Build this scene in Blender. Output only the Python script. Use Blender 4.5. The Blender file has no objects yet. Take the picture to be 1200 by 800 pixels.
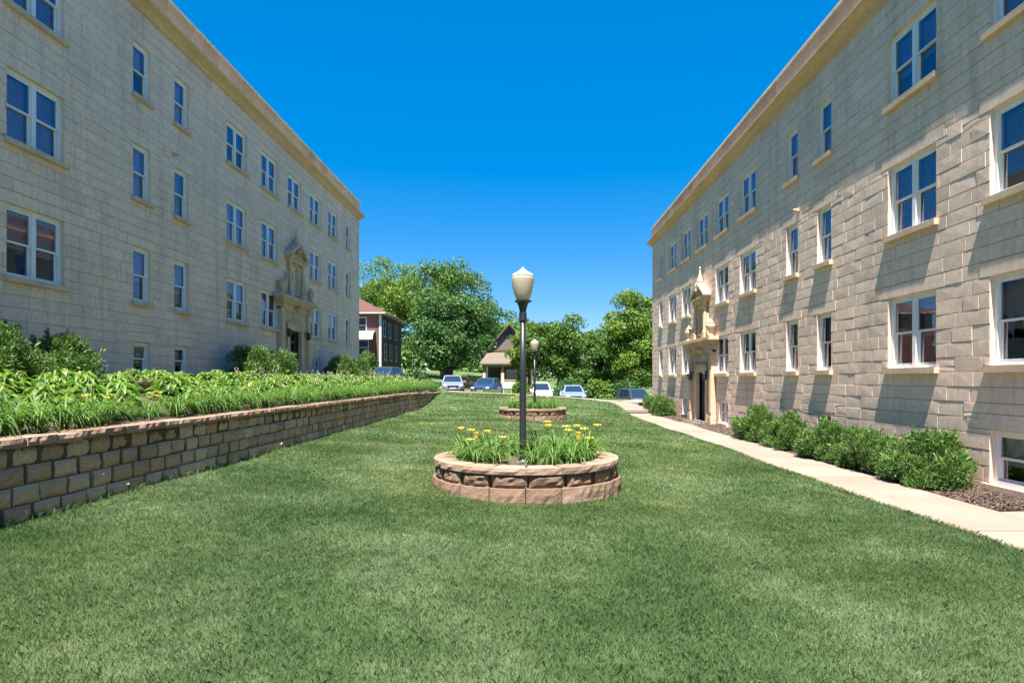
import bpy, bmesh, math, random
import numpy as np
from mathutils import Vector, Matrix
R = math.radians
random.seed(7); rng = np.random.default_rng(7)
scene = bpy.context.scene
COL = scene.collection

# ------------------------------------------------------------------ camera
cam = bpy.data.cameras.new('camera')
cam.sensor_width = 36; cam.lens = 22.5
cam.shift_x = -17/1200; cam.shift_y = 44/1200
cam.clip_start = 0.05; cam.clip_end = 5000
camo = bpy.data.objects.new('camera', cam); COL.objects.link(camo)
camo.location = (0, 0, 0); camo.rotation_euler = (R(90), 0, 0)
scene.camera = camo
# ------------------------------------------------------------------ sky, sun, exposure
SUN = Vector((-0.085, -0.42, 1.0)).normalized()           # towards the sun
world = bpy.data.worlds.new('World'); scene.world = world; world.use_nodes = True
nt = world.node_tree; bg = nt.nodes['Background']
sky = nt.nodes.new('ShaderNodeTexSky'); sky.sky_type = 'NISHITA'; sky.sun_disc = False
sky.sun_elevation = math.asin(SUN.z); sky.sun_rotation = math.atan2(SUN.x, SUN.y)
sky.air_density = 1.0; sky.dust_density = 3.0; sky.ozone_density = 3.0; sky.altitude = 3000
hs_ = nt.nodes.new('ShaderNodeHueSaturation'); hs_.inputs['Saturation'].default_value = 2.42
hs_.inputs['Hue'].default_value = 0.507
gm_ = nt.nodes.new('ShaderNodeGamma'); gm_.inputs[1].default_value = 0.45
nt.links.new(sky.outputs[0], gm_.inputs['Color']); nt.links.new(gm_.outputs[0], hs_.inputs['Color']); nt.links.new(hs_.outputs[0], bg.inputs['Color'])
bg.inputs['Strength'].default_value = 0.103
sl = bpy.data.lights.new('sun', 'SUN'); sl.energy = 3.2; sl.angle = R(0.5); sl.color = (1.0, 0.95, 0.87)
so = bpy.data.objects.new('sun', sl); COL.objects.link(so)
so.rotation_euler = (-SUN).to_track_quat('-Z', 'Y').to_euler(); so.location = (-5, -20, 40)
vs = scene.view_settings
vs.view_transform = 'Standard'; vs.look = 'None'; vs.gamma = 1; vs.use_curve_mapping = False
vs.exposure = 2.25

# ------------------------------------------------------------------ materials
def newmat(name):
    m = bpy.data.materials.new(name); m.use_nodes = True
    return m, m.node_tree, m.node_tree.nodes['Principled BSDF']
def rgb(c): return (c[0], c[1], c[2], 1)
def ramp(nt, stops):
    r = nt.nodes.new('ShaderNodeValToRGB'); e = r.color_ramp.elements
    while len(e) < len(stops): e.new(0.5)
    for el, (p, c) in zip(e, stops): el.position = p; el.color = rgb(c)
    return r
def noise(nt, scale, detail=4, coord='Object', rough=0.55, vec=None):
    n = nt.nodes.new('ShaderNodeTexNoise'); n.inputs['Scale'].default_value = scale
    n.inputs['Detail'].default_value = detail; n.inputs['Roughness'].default_value = rough
    if vec is None:
        if coord == 'World':
            g = nt.nodes.new('ShaderNodeNewGeometry'); nt.links.new(g.outputs['Position'], n.inputs['Vector'])
        else:
            t = nt.nodes.new('ShaderNodeTexCoord'); nt.links.new(t.outputs[coord], n.inputs['Vector'])
    else: nt.links.new(vec, n.inputs['Vector'])
    return n
def mixc(nt, a, b, fac, mode='MIX'):
    m = nt.nodes.new('ShaderNodeMix'); m.data_type = 'RGBA'; m.blend_type = mode
    for s, v in ((m.inputs[6], a), (m.inputs[7], b), (m.inputs[0], fac)):
        if isinstance(v, (int, float)): s.default_value = v
        elif isinstance(v, tuple): s.default_value = rgb(v)
        else: nt.links.new(v, s)
    return m.outputs[2]
def bump(nt, bs, h, strength=0.4, dist=0.01):
    b = nt.nodes.new('ShaderNodeBump'); b.inputs['Strength'].default_value = strength
    b.inputs['Distance'].default_value = dist
    nt.links.new(h, b.inputs['Height']); nt.links.new(b.outputs[0], bs.inputs['Normal'])
def attr(nt, name='tint'):
    a = nt.nodes.new('ShaderNodeAttribute'); a.attribute_name = name; return a.outputs['Fac']
def plain(name, c, rough=0.6, metal=0, var=0.12, scale=6, bmp=0.0, spec=0.5):
    m, nt, bs = newmat(name)
    n = noise(nt, scale, 5)
    r = ramp(nt, [(0.3, tuple(x*(1-var) for x in c)), (0.7, tuple(min(1, x*(1+var)) for x in c))])
    nt.links.new(n.outputs['Fac'], r.inputs[0]); nt.links.new(r.outputs[0], bs.inputs['Base Color'])
    bs.inputs['Roughness'].default_value = rough; bs.inputs['Metallic'].default_value = metal
    bs.inputs['Specular IOR Level'].default_value = spec
    if bmp: bump(nt, bs, n.outputs['Fac'], bmp, 0.01)
    return m
def stone_mat(name, c0, c1, c2, stain=(0.20, 0.17, 0.14), rough=0.9, bstr=0.5, bdist=0.01, stain_amt=0.35, nscale=9, streak=0.0):
    m, nt, bs = newmat(name)
    r = ramp(nt, [(0.0, c0), (0.5, c1), (1.0, c2)]); nt.links.new(attr(nt), r.inputs[0])
    n1 = noise(nt, 0.55, 5); f = ramp(nt, [(0.5, (0, 0, 0)), (0.75, (1, 1, 1))]); nt.links.new(n1.outputs['Fac'], f.inputs[0])
    mu = nt.nodes.new('ShaderNodeMath'); mu.operation = 'MULTIPLY'; mu.inputs[1].default_value = stain_amt
    nt.links.new(f.outputs[0], mu.inputs[0])
    c = mixc(nt, r.outputs[0], stain, mu.outputs[0])
    n2 = noise(nt, nscale, 8, rough=0.7)
    v = ramp(nt, [(0.25, (0.78, 0.77, 0.76)), (0.75, (1.15, 1.13, 1.1))]); nt.links.new(n2.outputs['Fac'], v.inputs[0])
    c = mixc(nt, c, v.outputs[0], 1.0, 'MULTIPLY')
    if streak:
        tc = nt.nodes.new('ShaderNodeTexCoord'); mp = nt.nodes.new('ShaderNodeMapping'); mp.inputs['Scale'].default_value = (2.4, 2.4, 0.16)
        nt.links.new(tc.outputs['Object'], mp.inputs['Vector']); n5 = noise(nt, 1.0, 6, vec=mp.outputs[0], rough=0.65)
        r5 = ramp(nt, [(0.50, (1, 1, 1)), (0.72, (0.72, 0.70, 0.68))]); nt.links.new(n5.outputs['Fac'], r5.inputs[0]); c = mixc(nt, c, r5.outputs[0], streak, 'MULTIPLY')
    nt.links.new(c, bs.inputs['Base Color']); bs.inputs['Roughness'].default_value = rough
    bs.inputs['Specular IOR Level'].default_value = 0.2
    bump(nt, bs, n2.outputs['Fac'], bstr, bdist)
    return m
def leaf_mat(name, dark, light, trans=0.3, gloss=0.35, dead=None):
    m, nt, bs = newmat(name)
    r = ramp(nt, [(0.0, dark), (0.965, light)] + ([(0.985, dead)] if dead else [])); nt.links.new(attr(nt), r.inputs[0])
    nt.links.new(r.outputs[0], bs.inputs['Base Color'])
    bs.inputs['Roughness'].default_value = 0.5; bs.inputs['Specular IOR Level'].default_value = gloss
    tr = nt.nodes.new('ShaderNodeBsdfTranslucent')
    tc = mixc(nt, r.outputs[0], (1.25, 1.4, 0.6), 1.0, 'MULTIPLY'); nt.links.new(tc, tr.inputs['Color'])
    mx = nt.nodes.new('ShaderNodeMixShader'); mx.inputs[0].default_value = trans
    nt.links.new(bs.outputs[0], mx.inputs[1]); nt.links.new(tr.outputs[0], mx.inputs[2])
    nt.links.new(mx.outputs[0], nt.nodes['Material Output'].inputs['Surface'])
    return m
def glass_mat(name, tint=(0.84, 0.82, 0.90), add=0.09, gcol=(0.90, 0.86, 1.0)):
    m, nt, bs = newmat(name)
    nt.nodes.remove(bs)
    t = nt.nodes.new('ShaderNodeBsdfTransparent'); t.inputs[0].default_value = rgb(tint)
    g = nt.nodes.new('ShaderNodeBsdfGlossy'); g.inputs['Roughness'].default_value = 0.015; g.inputs[0].default_value = rgb(gcol)
    n = noise(nt, 2.2, 2); bp = nt.nodes.new('ShaderNodeBump'); bp.inputs['Strength'].default_value = 0.06; bp.inputs['Distance'].default_value = 0.02
    nt.links.new(n.outputs['Fac'], bp.inputs['Height']); nt.links.new(bp.outputs[0], g.inputs['Normal'])
    fr = nt.nodes.new('ShaderNodeFresnel'); fr.inputs[0].default_value = 1.5
    a = nt.nodes.new('ShaderNodeMath'); a.operation = 'ADD'; a.inputs[1].default_value = add; a.use_clamp = True
    nt.links.new(fr.outputs[0], a.inputs[0])
    mx = nt.nodes.new('ShaderNodeMixShader'); nt.links.new(a.outputs[0], mx.inputs[0])
    nt.links.new(t.outputs[0], mx.inputs[1]); nt.links.new(g.outputs[0], mx.inputs[2])
    nt.links.new(mx.outputs[0], nt.nodes['Material Output'].inputs['Surface'])
    return m

M = {}
M['limestone'] = stone_mat('limestone', (0.72, 0.535, 0.42), (0.79, 0.595, 0.475), (0.84, 0.645, 0.52), stain=(0.50,0.41,0.36), stain_amt=0.42, streak=0.75, bstr=0.3, bdist=0.01)
M['mortar'] = plain('mortar', (0.52, 0.41, 0.33), 0.95)
M['trim_stone'] = stone_mat('trim_stone', (0.52, 0.385, 0.26), (0.61, 0.455, 0.315), (0.68, 0.51, 0.36), stain=(0.13, 0.11, 0.09), stain_amt=0.5, bstr=0.25)
M['terracotta'] = stone_mat('parapet_tile', (0.56, 0.36, 0.20), (0.66, 0.44, 0.26), (0.74, 0.51, 0.32), stain=(0.2, 0.15, 0.1), stain_amt=0.3, bstr=0.2)
M['coping'] = plain('white_metal_coping', (0.72, 0.70, 0.66), 0.45)
M['frame'] = plain('white_window_vinyl', (0.74, 0.74, 0.73), 0.45, var=0.05)
M['glass'] = glass_mat('window_glass')
M['blind'] = plain('window_blind', (0.50, 0.46, 0.58), 0.8, var=0.05)
M['curtain'] = plain('window_curtain', (0.35, 0.36, 0.30), 0.9, var=0.25, scale=9)
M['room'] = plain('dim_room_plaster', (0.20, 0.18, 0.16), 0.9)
M['door_dark'] = plain('dark_door_paint', (0.035, 0.05, 0.04), 0.4)
M['black'] = plain('black_painted_metal', (0.022, 0.023, 0.028), 0.38, var=0.2, spec=0.5)
M['wallblock'] = stone_mat('retaining_block', (0.42, 0.265, 0.155), (0.56, 0.37, 0.225), (0.68, 0.47, 0.30), stain=(0.32, 0.24, 0.105), stain_amt=0.75, bstr=0.9, bdist=0.02, nscale=22)
M['wallcap'] = stone_mat('wall_cap', (0.27, 0.175, 0.125), (0.32, 0.215, 0.155), (0.37, 0.255, 0.19), stain_amt=0.2, bstr=0.5, nscale=30)
M['plblock'] = stone_mat('planter_block', (0.195, 0.125, 0.085), (0.26, 0.17, 0.12), (0.32, 0.22, 0.16), stain=(0.17, 0.13, 0.09), stain_amt=0.5, bstr=1.0, bdist=0.02, nscale=26)
M['moss'] = plain('dark_mossy_stone', (0.09, 0.075, 0.04), 0.95, var=0.4, scale=14, bmp=0.5)  # dark mossy core stone seen in the gaps between blocks
M['soil'] = plain('soil', (0.10, 0.075, 0.05), 0.95, var=0.4, scale=18, bmp=0.9)
M['mulchbase'] = plain('mulch_base', (0.10, 0.065, 0.05), 0.95, var=0.4, scale=30, bmp=0.9)
M['chips'] = leaf_mat('mulch_chips', (0.035, 0.024, 0.02), (0.20, 0.145, 0.115), 0.0, 0.1)
M['gravel'] = plain('pale_gravel', (0.55, 0.5, 0.45), 0.9, var=0.3, scale=50, bmp=0.8)
M['asphalt'] = plain('asphalt', (0.055, 0.055, 0.06), 0.9, var=0.25, scale=30, bmp=0.3)
M['bark'] = plain('bark', (0.11, 0.08, 0.06), 0.95, var=0.4, scale=12, bmp=0.9)

def concrete():
    m, nt, bs = newmat('concrete')
    n = noise(nt, 0.8, 6); r = ramp(nt, [(0.3, (0.25, 0.20, 0.16)), (0.7, (0.31, 0.255, 0.205))]); nt.links.new(n.outputs['Fac'], r.inputs[0])
    n2 = noise(nt, 60, 6, rough=0.8); r2 = ramp(nt, [(0.3, (0.82, 0.82, 0.82)), (0.7, (1.1, 1.1, 1.1))]); nt.links.new(n2.outputs['Fac'], r2.inputs[0])
    c = mixc(nt, r.outputs[0], r2.outputs[0], 1.0, 'MULTIPLY')
    rt = ramp(nt, [(0.0, (0.86, 0.85, 0.84)), (1.0, (1.08, 1.06, 1.04))]); nt.links.new(attr(nt), rt.inputs[0]); c = mixc(nt, c, rt.outputs[0], 1.0, 'MULTIPLY')
    n4 = noise(nt, 3.2, 7, rough=0.75); r4 = ramp(nt, [(0.52, (1, 1, 1)), (0.75, (0.74, 0.71, 0.68))]); nt.links.new(n4.outputs['Fac'], r4.inputs[0]); c = mixc(nt, c, r4.outputs[0], 1.0, 'MULTIPLY')
    nt.links.new(c, bs.inputs['Base Color']); bs.inputs['Roughness'].default_value = 0.9
    bump(nt, bs, n2.outputs['Fac'], 0.3, 0.004); return m
M['concrete'] = concrete()
def grass_color(nt, k=1.0):
    n1 = noise(nt, 0.55, 6, 'World', 0.6)
    r1 = ramp(nt, [(0.30, tuple(k*x for x in (0.074, 0.138, 0.046))), (0.50, tuple(k*x for x in (0.142, 0.213, 0.092))), (0.70, tuple(k*x for x in (0.252, 0.315, 0.178)))])
    nt.links.new(n1.outputs['Fac'], r1.inputs[0])
    n2 = noise(nt, 5.5, 5, 'World', 0.65)
    r2 = ramp(nt, [(0.3, (0.70, 0.74, 0.68)), (0.7, (1.22, 1.18, 1.2))]); nt.links.new(n2.outputs['Fac'], r2.inputs[0])
    n0 = noise(nt, 0.17, 3, 'World', 0.5)
    r0 = ramp(nt, [(0.42, (0.90, 0.96, 0.92)), (0.62, (1.12, 1.05, 0.92))]); nt.links.new(n0.outputs['Fac'], r0.inputs[0])
    c = mixc(nt, r1.outputs[0], r0.outputs[0], 1.0, 'MULTIPLY')
    return mixc(nt, c, r2.outputs[0], 1.0, 'MULTIPLY')
def lawn_mat():
    m, nt, bs = newmat('lawn_turf'); c = grass_color(nt, 0.75)
    n3 = noise(nt, 45, 6, 'World', 0.75); r3 = ramp(nt, [(0.3, (0.55, 0.55, 0.5)), (0.7, (1.25, 1.25, 1.2))]); nt.links.new(n3.outputs['Fac'], r3.inputs[0])
    c = mixc(nt, c, r3.outputs[0], 1.0, 'MULTIPLY')
    nt.links.new(c, bs.inputs['Base Color']); bs.inputs['Roughness'].default_value = 0.95; bs.inputs['Specular IOR Level'].default_value = 0.1
    bump(nt, bs, n3.outputs['Fac'], 0.8, 0.03); return m
M['turf'] = lawn_mat()
def blade_mat():
    m, nt, bs = newmat('grass_blade'); c = grass_color(nt, 1.0)
    r = ramp(nt, [(0.0, (0.72, 0.78, 0.7)), (0.9, (1.2, 1.15, 1.1)), (1.0, (1.9, 1.5, 1.3))]); nt.links.new(attr(nt), r.inputs[0])
    c = mixc(nt, c, r.outputs[0], 1.0, 'MULTIPLY')
    nt.links.new(c, bs.inputs['Base Color']); bs.inputs['Roughness'].default_value = 0.6; bs.inputs['Specular IOR Level'].default_value = 0.25
    tr = nt.nodes.new('ShaderNodeBsdfTranslucent'); nt.links.new(c, tr.inputs['Color'])
    mx = nt.nodes.new('ShaderNodeMixShader'); mx.inputs[0].default_value = 0.3
    nt.links.new(bs.outputs[0], mx.inputs[1]); nt.links.new(tr.outputs[0], mx.inputs[2])
    nt.links.new(mx.outputs[0], nt.nodes['Material Output'].inputs['Surface']); return m
M['blade'] = blade_mat()
M['yew'] = leaf_mat('yew_needles', (0.035, 0.095, 0.03), (0.19, 0.30, 0.06), 0.25, dead=(0.32, 0.22, 0.08))
M['hosta'] = leaf_mat('hosta_leaf', (0.05, 0.12, 0.022), (0.185, 0.29, 0.055), 0.3, dead=(0.50, 0.42, 0.16))
M['daylily'] = leaf_mat('daylily_leaf', (0.05, 0.125, 0.025), (0.15, 0.26, 0.055), 0.3, dead=(0.42, 0.33, 0.14))
M['yellow'] = leaf_mat('yellow_petal', (0.80, 0.55, 0.04), (0.85, 0.76, 0.25), 0.25)
M['lilac'] = leaf_mat('pale_lilac_petal', (0.45, 0.36, 0.40), (0.66, 0.56, 0.56), 0.25)
M['stem'] = leaf_mat('green_stem', (0.08, 0.15, 0.03), (0.16, 0.22, 0.06), 0.1)
M['leaf_bright'] = leaf_mat('bright_tree_leaf', (0.07, 0.145, 0.02), (0.215, 0.315, 0.05), 0.35)
M['leaf_mid'] = leaf_mat('mid_tree_leaf', (0.045, 0.115, 0.02), (0.14, 0.23, 0.045), 0.3)
M['leaf_deep'] = leaf_mat('deep_tree_leaf', (0.033, 0.10, 0.024), (0.105, 0.205, 0.055), 0.25)
M['white_paint'] = plain('white_paint', (0.62, 0.60, 0.56), 0.5, var=0.05)
M['lamp_cap'] = plain('ivory_lamp_cap', (0.46, 0.43, 0.38), 0.45, var=0.06)
def globe_mat():
    m, nt, bs = newmat('frosted_globe')
    bs.inputs['Base Color'].default_value = (0.74, 0.66, 0.52, 1); bs.inputs['Roughness'].default_value = 0.35
    n = noise(nt, 9, 3); r = ramp(nt, [(0.3, (0.62, 0.54, 0.41)), (0.7, (0.74, 0.66, 0.52))]); nt.links.new(n.outputs['Fac'], r.inputs[0])
    nt.links.new(r.outputs[0], bs.inputs['Base Color'])
    tr = nt.nodes.new('ShaderNodeBsdfTranslucent'); tr.inputs[0].default_value = (0.85, 0.76, 0.60, 1)
    mx = nt.nodes.new('ShaderNodeMixShader'); mx.inputs[0].default_value = 0.5
    nt.links.new(bs.outputs[0], mx.inputs[1]); nt.links.new(tr.outputs[0], mx.inputs[2])
    nt.links.new(mx.outputs[0], nt.nodes['Material Output'].inputs['Surface']); return m
M['globe'] = globe_mat()
def brick_mat():
    m, nt, bs = newmat('red_brick')
    t = nt.nodes.new('ShaderNodeTexCoord'); mp = nt.nodes.new('ShaderNodeMapping'); mp.inputs['Rotation'].default_value = (R(90), 0, 0)
    g = nt.nodes.new('ShaderNodeSeparateXYZ'); nt.links.new(t.outputs['Object'], g.inputs[0])
    ad = nt.nodes.new('ShaderNodeMath'); ad.operation = 'ADD'; nt.links.new(g.outputs[0], ad.inputs[0]); nt.links.new(g.outputs[1], ad.inputs[1])
    cb = nt.nodes.new('ShaderNodeCombineXYZ'); nt.links.new(ad.outputs[0], cb.inputs[0]); nt.links.new(g.outputs[2], cb.inputs[1])
    b = nt.nodes.new('ShaderNodeTexBrick'); nt.links.new(cb.outputs[0], b.inputs['Vector'])
    b.inputs['Scale'].default_value = 1.0; b.inputs['Brick Width'].default_value = 0.24; b.inputs['Row Height'].default_value = 0.08; b.inputs['Mortar Size'].default_value = 0.006
    b.inputs['Color1'].default_value = (0.15, 0.055, 0.04, 1); b.inputs['Color2'].default_value = (0.10, 0.04, 0.03, 1); b.inputs['Mortar'].default_value = (0.25, 0.2, 0.17, 1)
    nt.links.new(b.outputs[0], bs.inputs['Base Color']); bs.inputs['Roughness'].default_value = 0.9; return m
M['brick'] = brick_mat()
M['roof_red'] = plain('red_brown_shingle', (0.11, 0.045, 0.035), 0.9, var=0.3, scale=14)
M['roof_tan'] = plain('tan_shingle', (0.15, 0.12, 0.09), 0.9, var=0.3, scale=14)
M['siding'] = plain('taupe_siding', (0.16, 0.135, 0.11), 0.85, var=0.15, scale=8)
M['cream'] = plain('cream_stucco', (0.55, 0.46, 0.33), 0.9)
M['fence_wood'] = plain('brown_fence_wood', (0.15, 0.095, 0.06), 0.9, var=0.3, scale=10)
M['tyre'] = plain('tyre_rubber', (0.02, 0.02, 0.02), 0.85)
M['rim'] = plain('alloy_rim', (0.5, 0.5, 0.52), 0.35, metal=0.8)
M['lens'] = plain('headlamp_lens', (0.75, 0.77, 0.8), 0.15)
M['carglass'] = plain('car_glass', (0.015, 0.03, 0.05), 0.05, spec=0.9)
def carpaint(name, c):
    m = plain(name, c, 0.3, metal=0.0, var=0.03); m.node_tree.nodes['Principled BSDF'].inputs['Coat Weight'].default_value = 0.6; return m

# ------------------------------------------------------------------ object helpers
def tag(o, label=None, cat=None, group=None, kind=None):
    if label: o['label'] = label
    if cat: o['category'] = cat
    if group: o['group'] = group
    if kind: o['kind'] = kind
    return o
def empty(name, loc, rz=0, label=None, cat=None, group=None):
    o = bpy.data.objects.new(name, None); COL.objects.link(o)
    o.location = loc; o.rotation_euler = (0, 0, rz); o.empty_display_size = 0.3
    return tag(o, label, cat, group)
class MB:
    def __init__(s, flip=False): s.v = []; s.f = []; s.t = []; s.mi = []; s.cur = 0; s.flip = flip
    def poly(s, pts, tint=None):
        i = len(s.v); s.v += [tuple(p) for p in pts]; s.f.append(tuple(range(i, i+len(pts))))
        s.t.append(random.random() if tint is None else tint); s.mi.append(s.cur)
    def faces(s, verts, faces, tint=None):
        i = len(s.v); s.v += [tuple(p) for p in verts]
        tt = random.random() if tint is None else tint
        for f in faces: s.f.append(tuple(i+k for k in f)); s.t.append(tt); s.mi.append(s.cur)
    def box(s, a, b, tint=None):
        x0, x1 = sorted((a[0], b[0])); y0, y1 = sorted((a[1], b[1])); z0, z1 = sorted((a[2], b[2]))
        s.faces([(x0,y0,z0),(x1,y0,z0),(x1,y1,z0),(x0,y1,z0),(x0,y0,z1),(x1,y0,z1),(x1,y1,z1),(x0,y1,z1)],
                [(3,2,1,0),(4,5,6,7),(0,1,5,4),(1,2,6,5),(2,3,7,6),(3,0,4,7)], tint)
    def lathe(s, c, prof, n=20, tint=None):
        v = []; f = []
        for r, z in prof:
            for k in range(n):
                a = 2*math.pi*k/n; v.append((c[0]+r*math.cos(a), c[1]+r*math.sin(a), c[2]+z))
        for j in range(len(prof)-1):
            for k in range(n): f.append((j*n+k, j*n+(k+1)%n, (j+1)*n+(k+1)%n, (j+1)*n+k))
        f.append(tuple(reversed(range(n)))); f.append(tuple((len(prof)-1)*n+k for k in range(n)))
        s.faces(v, f, tint)
    def tube(s, pts, rads, n=8, tint=None):
        v = []; f = []; pts = [Vector(p) for p in pts]
        for i, p in enumerate(pts):
            d = (pts[min(i+1, len(pts)-1)] - pts[max(i-1, 0)]).normalized()
            a = d.orthogonal().normalized(); b = d.cross(a)
            for k in range(n):
                t = 2*math.pi*k/n; v.append(p + (a*math.cos(t)+b*math.sin(t))*rads[i])
        for j in range(len(pts)-1):
            for k in range(n): f.append((j*n+k, j*n+(k+1)%n, (j+1)*n+(k+1)%n, (j+1)*n+k))
        f.append(tuple(reversed(range(n)))); f.append(tuple((len(pts)-1)*n+k for k in range(n)))
        s.faces(v, f, tint)
    def mesh(s, name, mats, smooth=False):
        me = bpy.data.meshes.new(name)
        me.from_pydata([tuple(p) for p in s.v], [], [tuple(reversed(f)) for f in s.f] if s.flip else s.f)
        a = me.attributes.new('tint', 'FLOAT', 'FACE'); a.data.foreach_set('value', np.array(s.t, dtype=np.float32))
        if not isinstance(mats, (list, tuple)): mats = [mats]
        for m in mats: me.materials.append(m)
        me.polygons.foreach_set('material_index', s.mi)
        if smooth: me.polygons.foreach_set('use_smooth', [True]*len(me.polygons))
        me.update(); return me
    def build(s, name, mats, parent=None, smooth=False, loc=None):
        return link(name, s.mesh(name, mats, smooth), parent, loc)
def link(name, me, parent=None, loc=None):
    o = bpy.data.objects.new(name, me); COL.objects.link(o)
    if parent: o.parent = parent
    if loc: o.location = loc
    return o
def copy_tree(o, parent=None):
    c = o.copy(); COL.objects.link(c); c.parent = parent
    for ch in list(o.children): copy_tree(ch, c)
    return c
def np_mesh(name, V, F, tint, mat):
    """V (n,3), F (m,k) constant k, tint (m,)"""
    me = bpy.data.meshes.new(name); m, k = F.shape
    me.vertices.add(len(V)); me.vertices.foreach_set('co', V.astype(np.float32).ravel())
    me.loops.add(m*k); me.loops.foreach_set('vertex_index', F.astype(np.int32).ravel())
    me.polygons.add(m); me.polygons.foreach_set('loop_start', (np.arange(m)*k).astype(np.int32))
    me.polygons.foreach_set('loop_total', np.full(m, k, dtype=np.int32))
    a = me.attributes.new('tint', 'FLOAT', 'FACE'); a.data.foreach_set('value', tint.astype(np.float32))
    me.materials.append(mat); me.update(calc_edges=True); return me
def unit(a): return a/np.maximum(np.linalg.norm(a, axis=1, keepdims=True), 1e-9)
def leaf_cloud(P, N, L, W, jitter=0.6, droop=0.0, along=False):
    """rhombic leaves at P with normals about N; returns V, F"""
    n = len(P)
    N = unit(N + rng.normal(0, jitter, (n, 3)))
    if along: A = N; N = unit(np.cross(A, rng.normal(0, 1, (n, 3)))); B = np.cross(N, A)
    else: A = unit(np.cross(N, rng.normal(0, 1, (n, 3)))); B = np.cross(N, A)
    L = np.broadcast_to(L, (n,))[:, None]; W = np.broadcast_to(W, (n,))[:, None]
    V = np.empty((n, 4, 3)); V[:, 0] = P - A*L*0.5; V[:, 1] = P + B*W*0.5 + N*L*0.06; V[:, 2] = P + A*L*0.5 - N*L*droop; V[:, 3] = P - B*W*0.5 + N*L*0.06
    F = np.arange(n*4).reshape(n, 4)
    return V.reshape(-1, 3), F

# ------------------------------------------------------------------ terrain
def sm(t): t = np.clip(t, 0, 1); return t*t*(3-2*t)
def street_h(X): return np.clip(-1.6 - 0.09*X, -3.4, -0.35)
def bed_h(X): return np.interp(X, [-10.8, -8.0, -5.75], [-0.05, -0.30, -0.70])
def H(X, Y):
    X = np.asarray(X, float); Y = np.asarray(Y, float)
    court = -1.75 - 0.036*np.clip(X, -5.5, 5.6) + sm((Y-31)/13)*(0.65-0.02*np.clip(X, -6, 6))
    left = bed_h(np.minimum(X, -5.75)); t = np.clip((-5.5-X)/0.3, 0, 1)
    h = court*(1-t) + left*t
    far = street_h(X) - 0.02
    k = sm((Y-44.5)/3.8)
    h = h*(1-k) + far*k
    return h + np.where(Y > 61, np.minimum((Y-61)*0.035, 2.0), 0)
def h1(x, y): return float(H(x, y))
def grid(name, xs, ys, hf, mat, kind='structure'):
    XX, YY = np.meshgrid(xs, ys); ZZ = hf(XX, YY)
    V = np.stack([XX, YY, ZZ], -1).reshape(-1, 3); nx = len(xs)
    i = np.arange(len(ys)-1)[:, None]*nx + np.arange(nx-1)[None]
    F = np.stack([i, i+1, i+nx+1, i+nx], -1).reshape(-1, 4)
    me = np_mesh(name, V, F, rng.random(len(F)), mat); me.polygons.foreach_set('use_smooth', [True]*len(F))
    o = link(name, me); tag(o, kind=kind); return o
def Hl(X, Y):
    return H(np.maximum(X, -5.5), Y) + 0.012*np.sin(X*1.7+Y*0.6) + 0.012*np.sin(Y*1.3-X*0.4)
grid('lawn', np.linspace(-5.62, 5.55, 40), np.linspace(-6, 40.5, 120), Hl, M['turf'])
grid('verge', np.unique(np.concatenate([np.linspace(-34, 34, 60), [-5.8, -5.75, -5.5, -5.45]])), np.linspace(40.5, 48.4, 24), H, M['turf'])
def ground_h(X, Y):
    low = np.full(X.shape, -3.0)
    far = H(X, Y) - 0.03
    d = np.hypot(X, Y)
    far = far - np.clip((d-170)/400, 0, 1)*3
    return np.where(Y < 48.3, low, far)
gx = np.concatenate([[-2500, -900, -350, -150, -80], np.linspace(-45, 45, 46), [80, 150, 350, 900, 2500]])
gy = np.concatenate([[-2500, -600, -100, -10, 20, 40, 48.2, 48.35], np.linspace(49, 62, 14), np.linspace(64, 140, 30), [180, 300, 600, 1200, 3000]])
grid('ground', gx, gy, ground_h, M['turf'])
# street across the far end
grid('street', np.linspace(-60, 60, 80), np.array([49.6, 52, 55, 58, 60.6]), lambda X, Y: street_h(X) + 0.0, M['asphalt'])
kb = MB()
for k in range(60):
    x0 = -45+1.5*k; x1 = x0+1.495; a, b = float(street_h(np.array(x0))), float(street_h(np.array(x1)))
    for y0, y1 in ((49.4, 49.6), (60.6, 60.8)):
        kb.faces([(x0,y0,a-.1),(x1,y0,b-.1),(x1,y1,b-.1),(x0,y1,a-.1),(x0,y0,a+.12),(x1,y0,b+.12),(x1,y1,b+.12),(x0,y1,a+.12)],
                 [(3,2,1,0),(4,5,6,7),(0,1,5,4),(1,2,6,5),(2,3,7,6),(3,0,4,7)])
tag(kb.build('kerb', M['concrete']), kind='structure')
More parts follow.
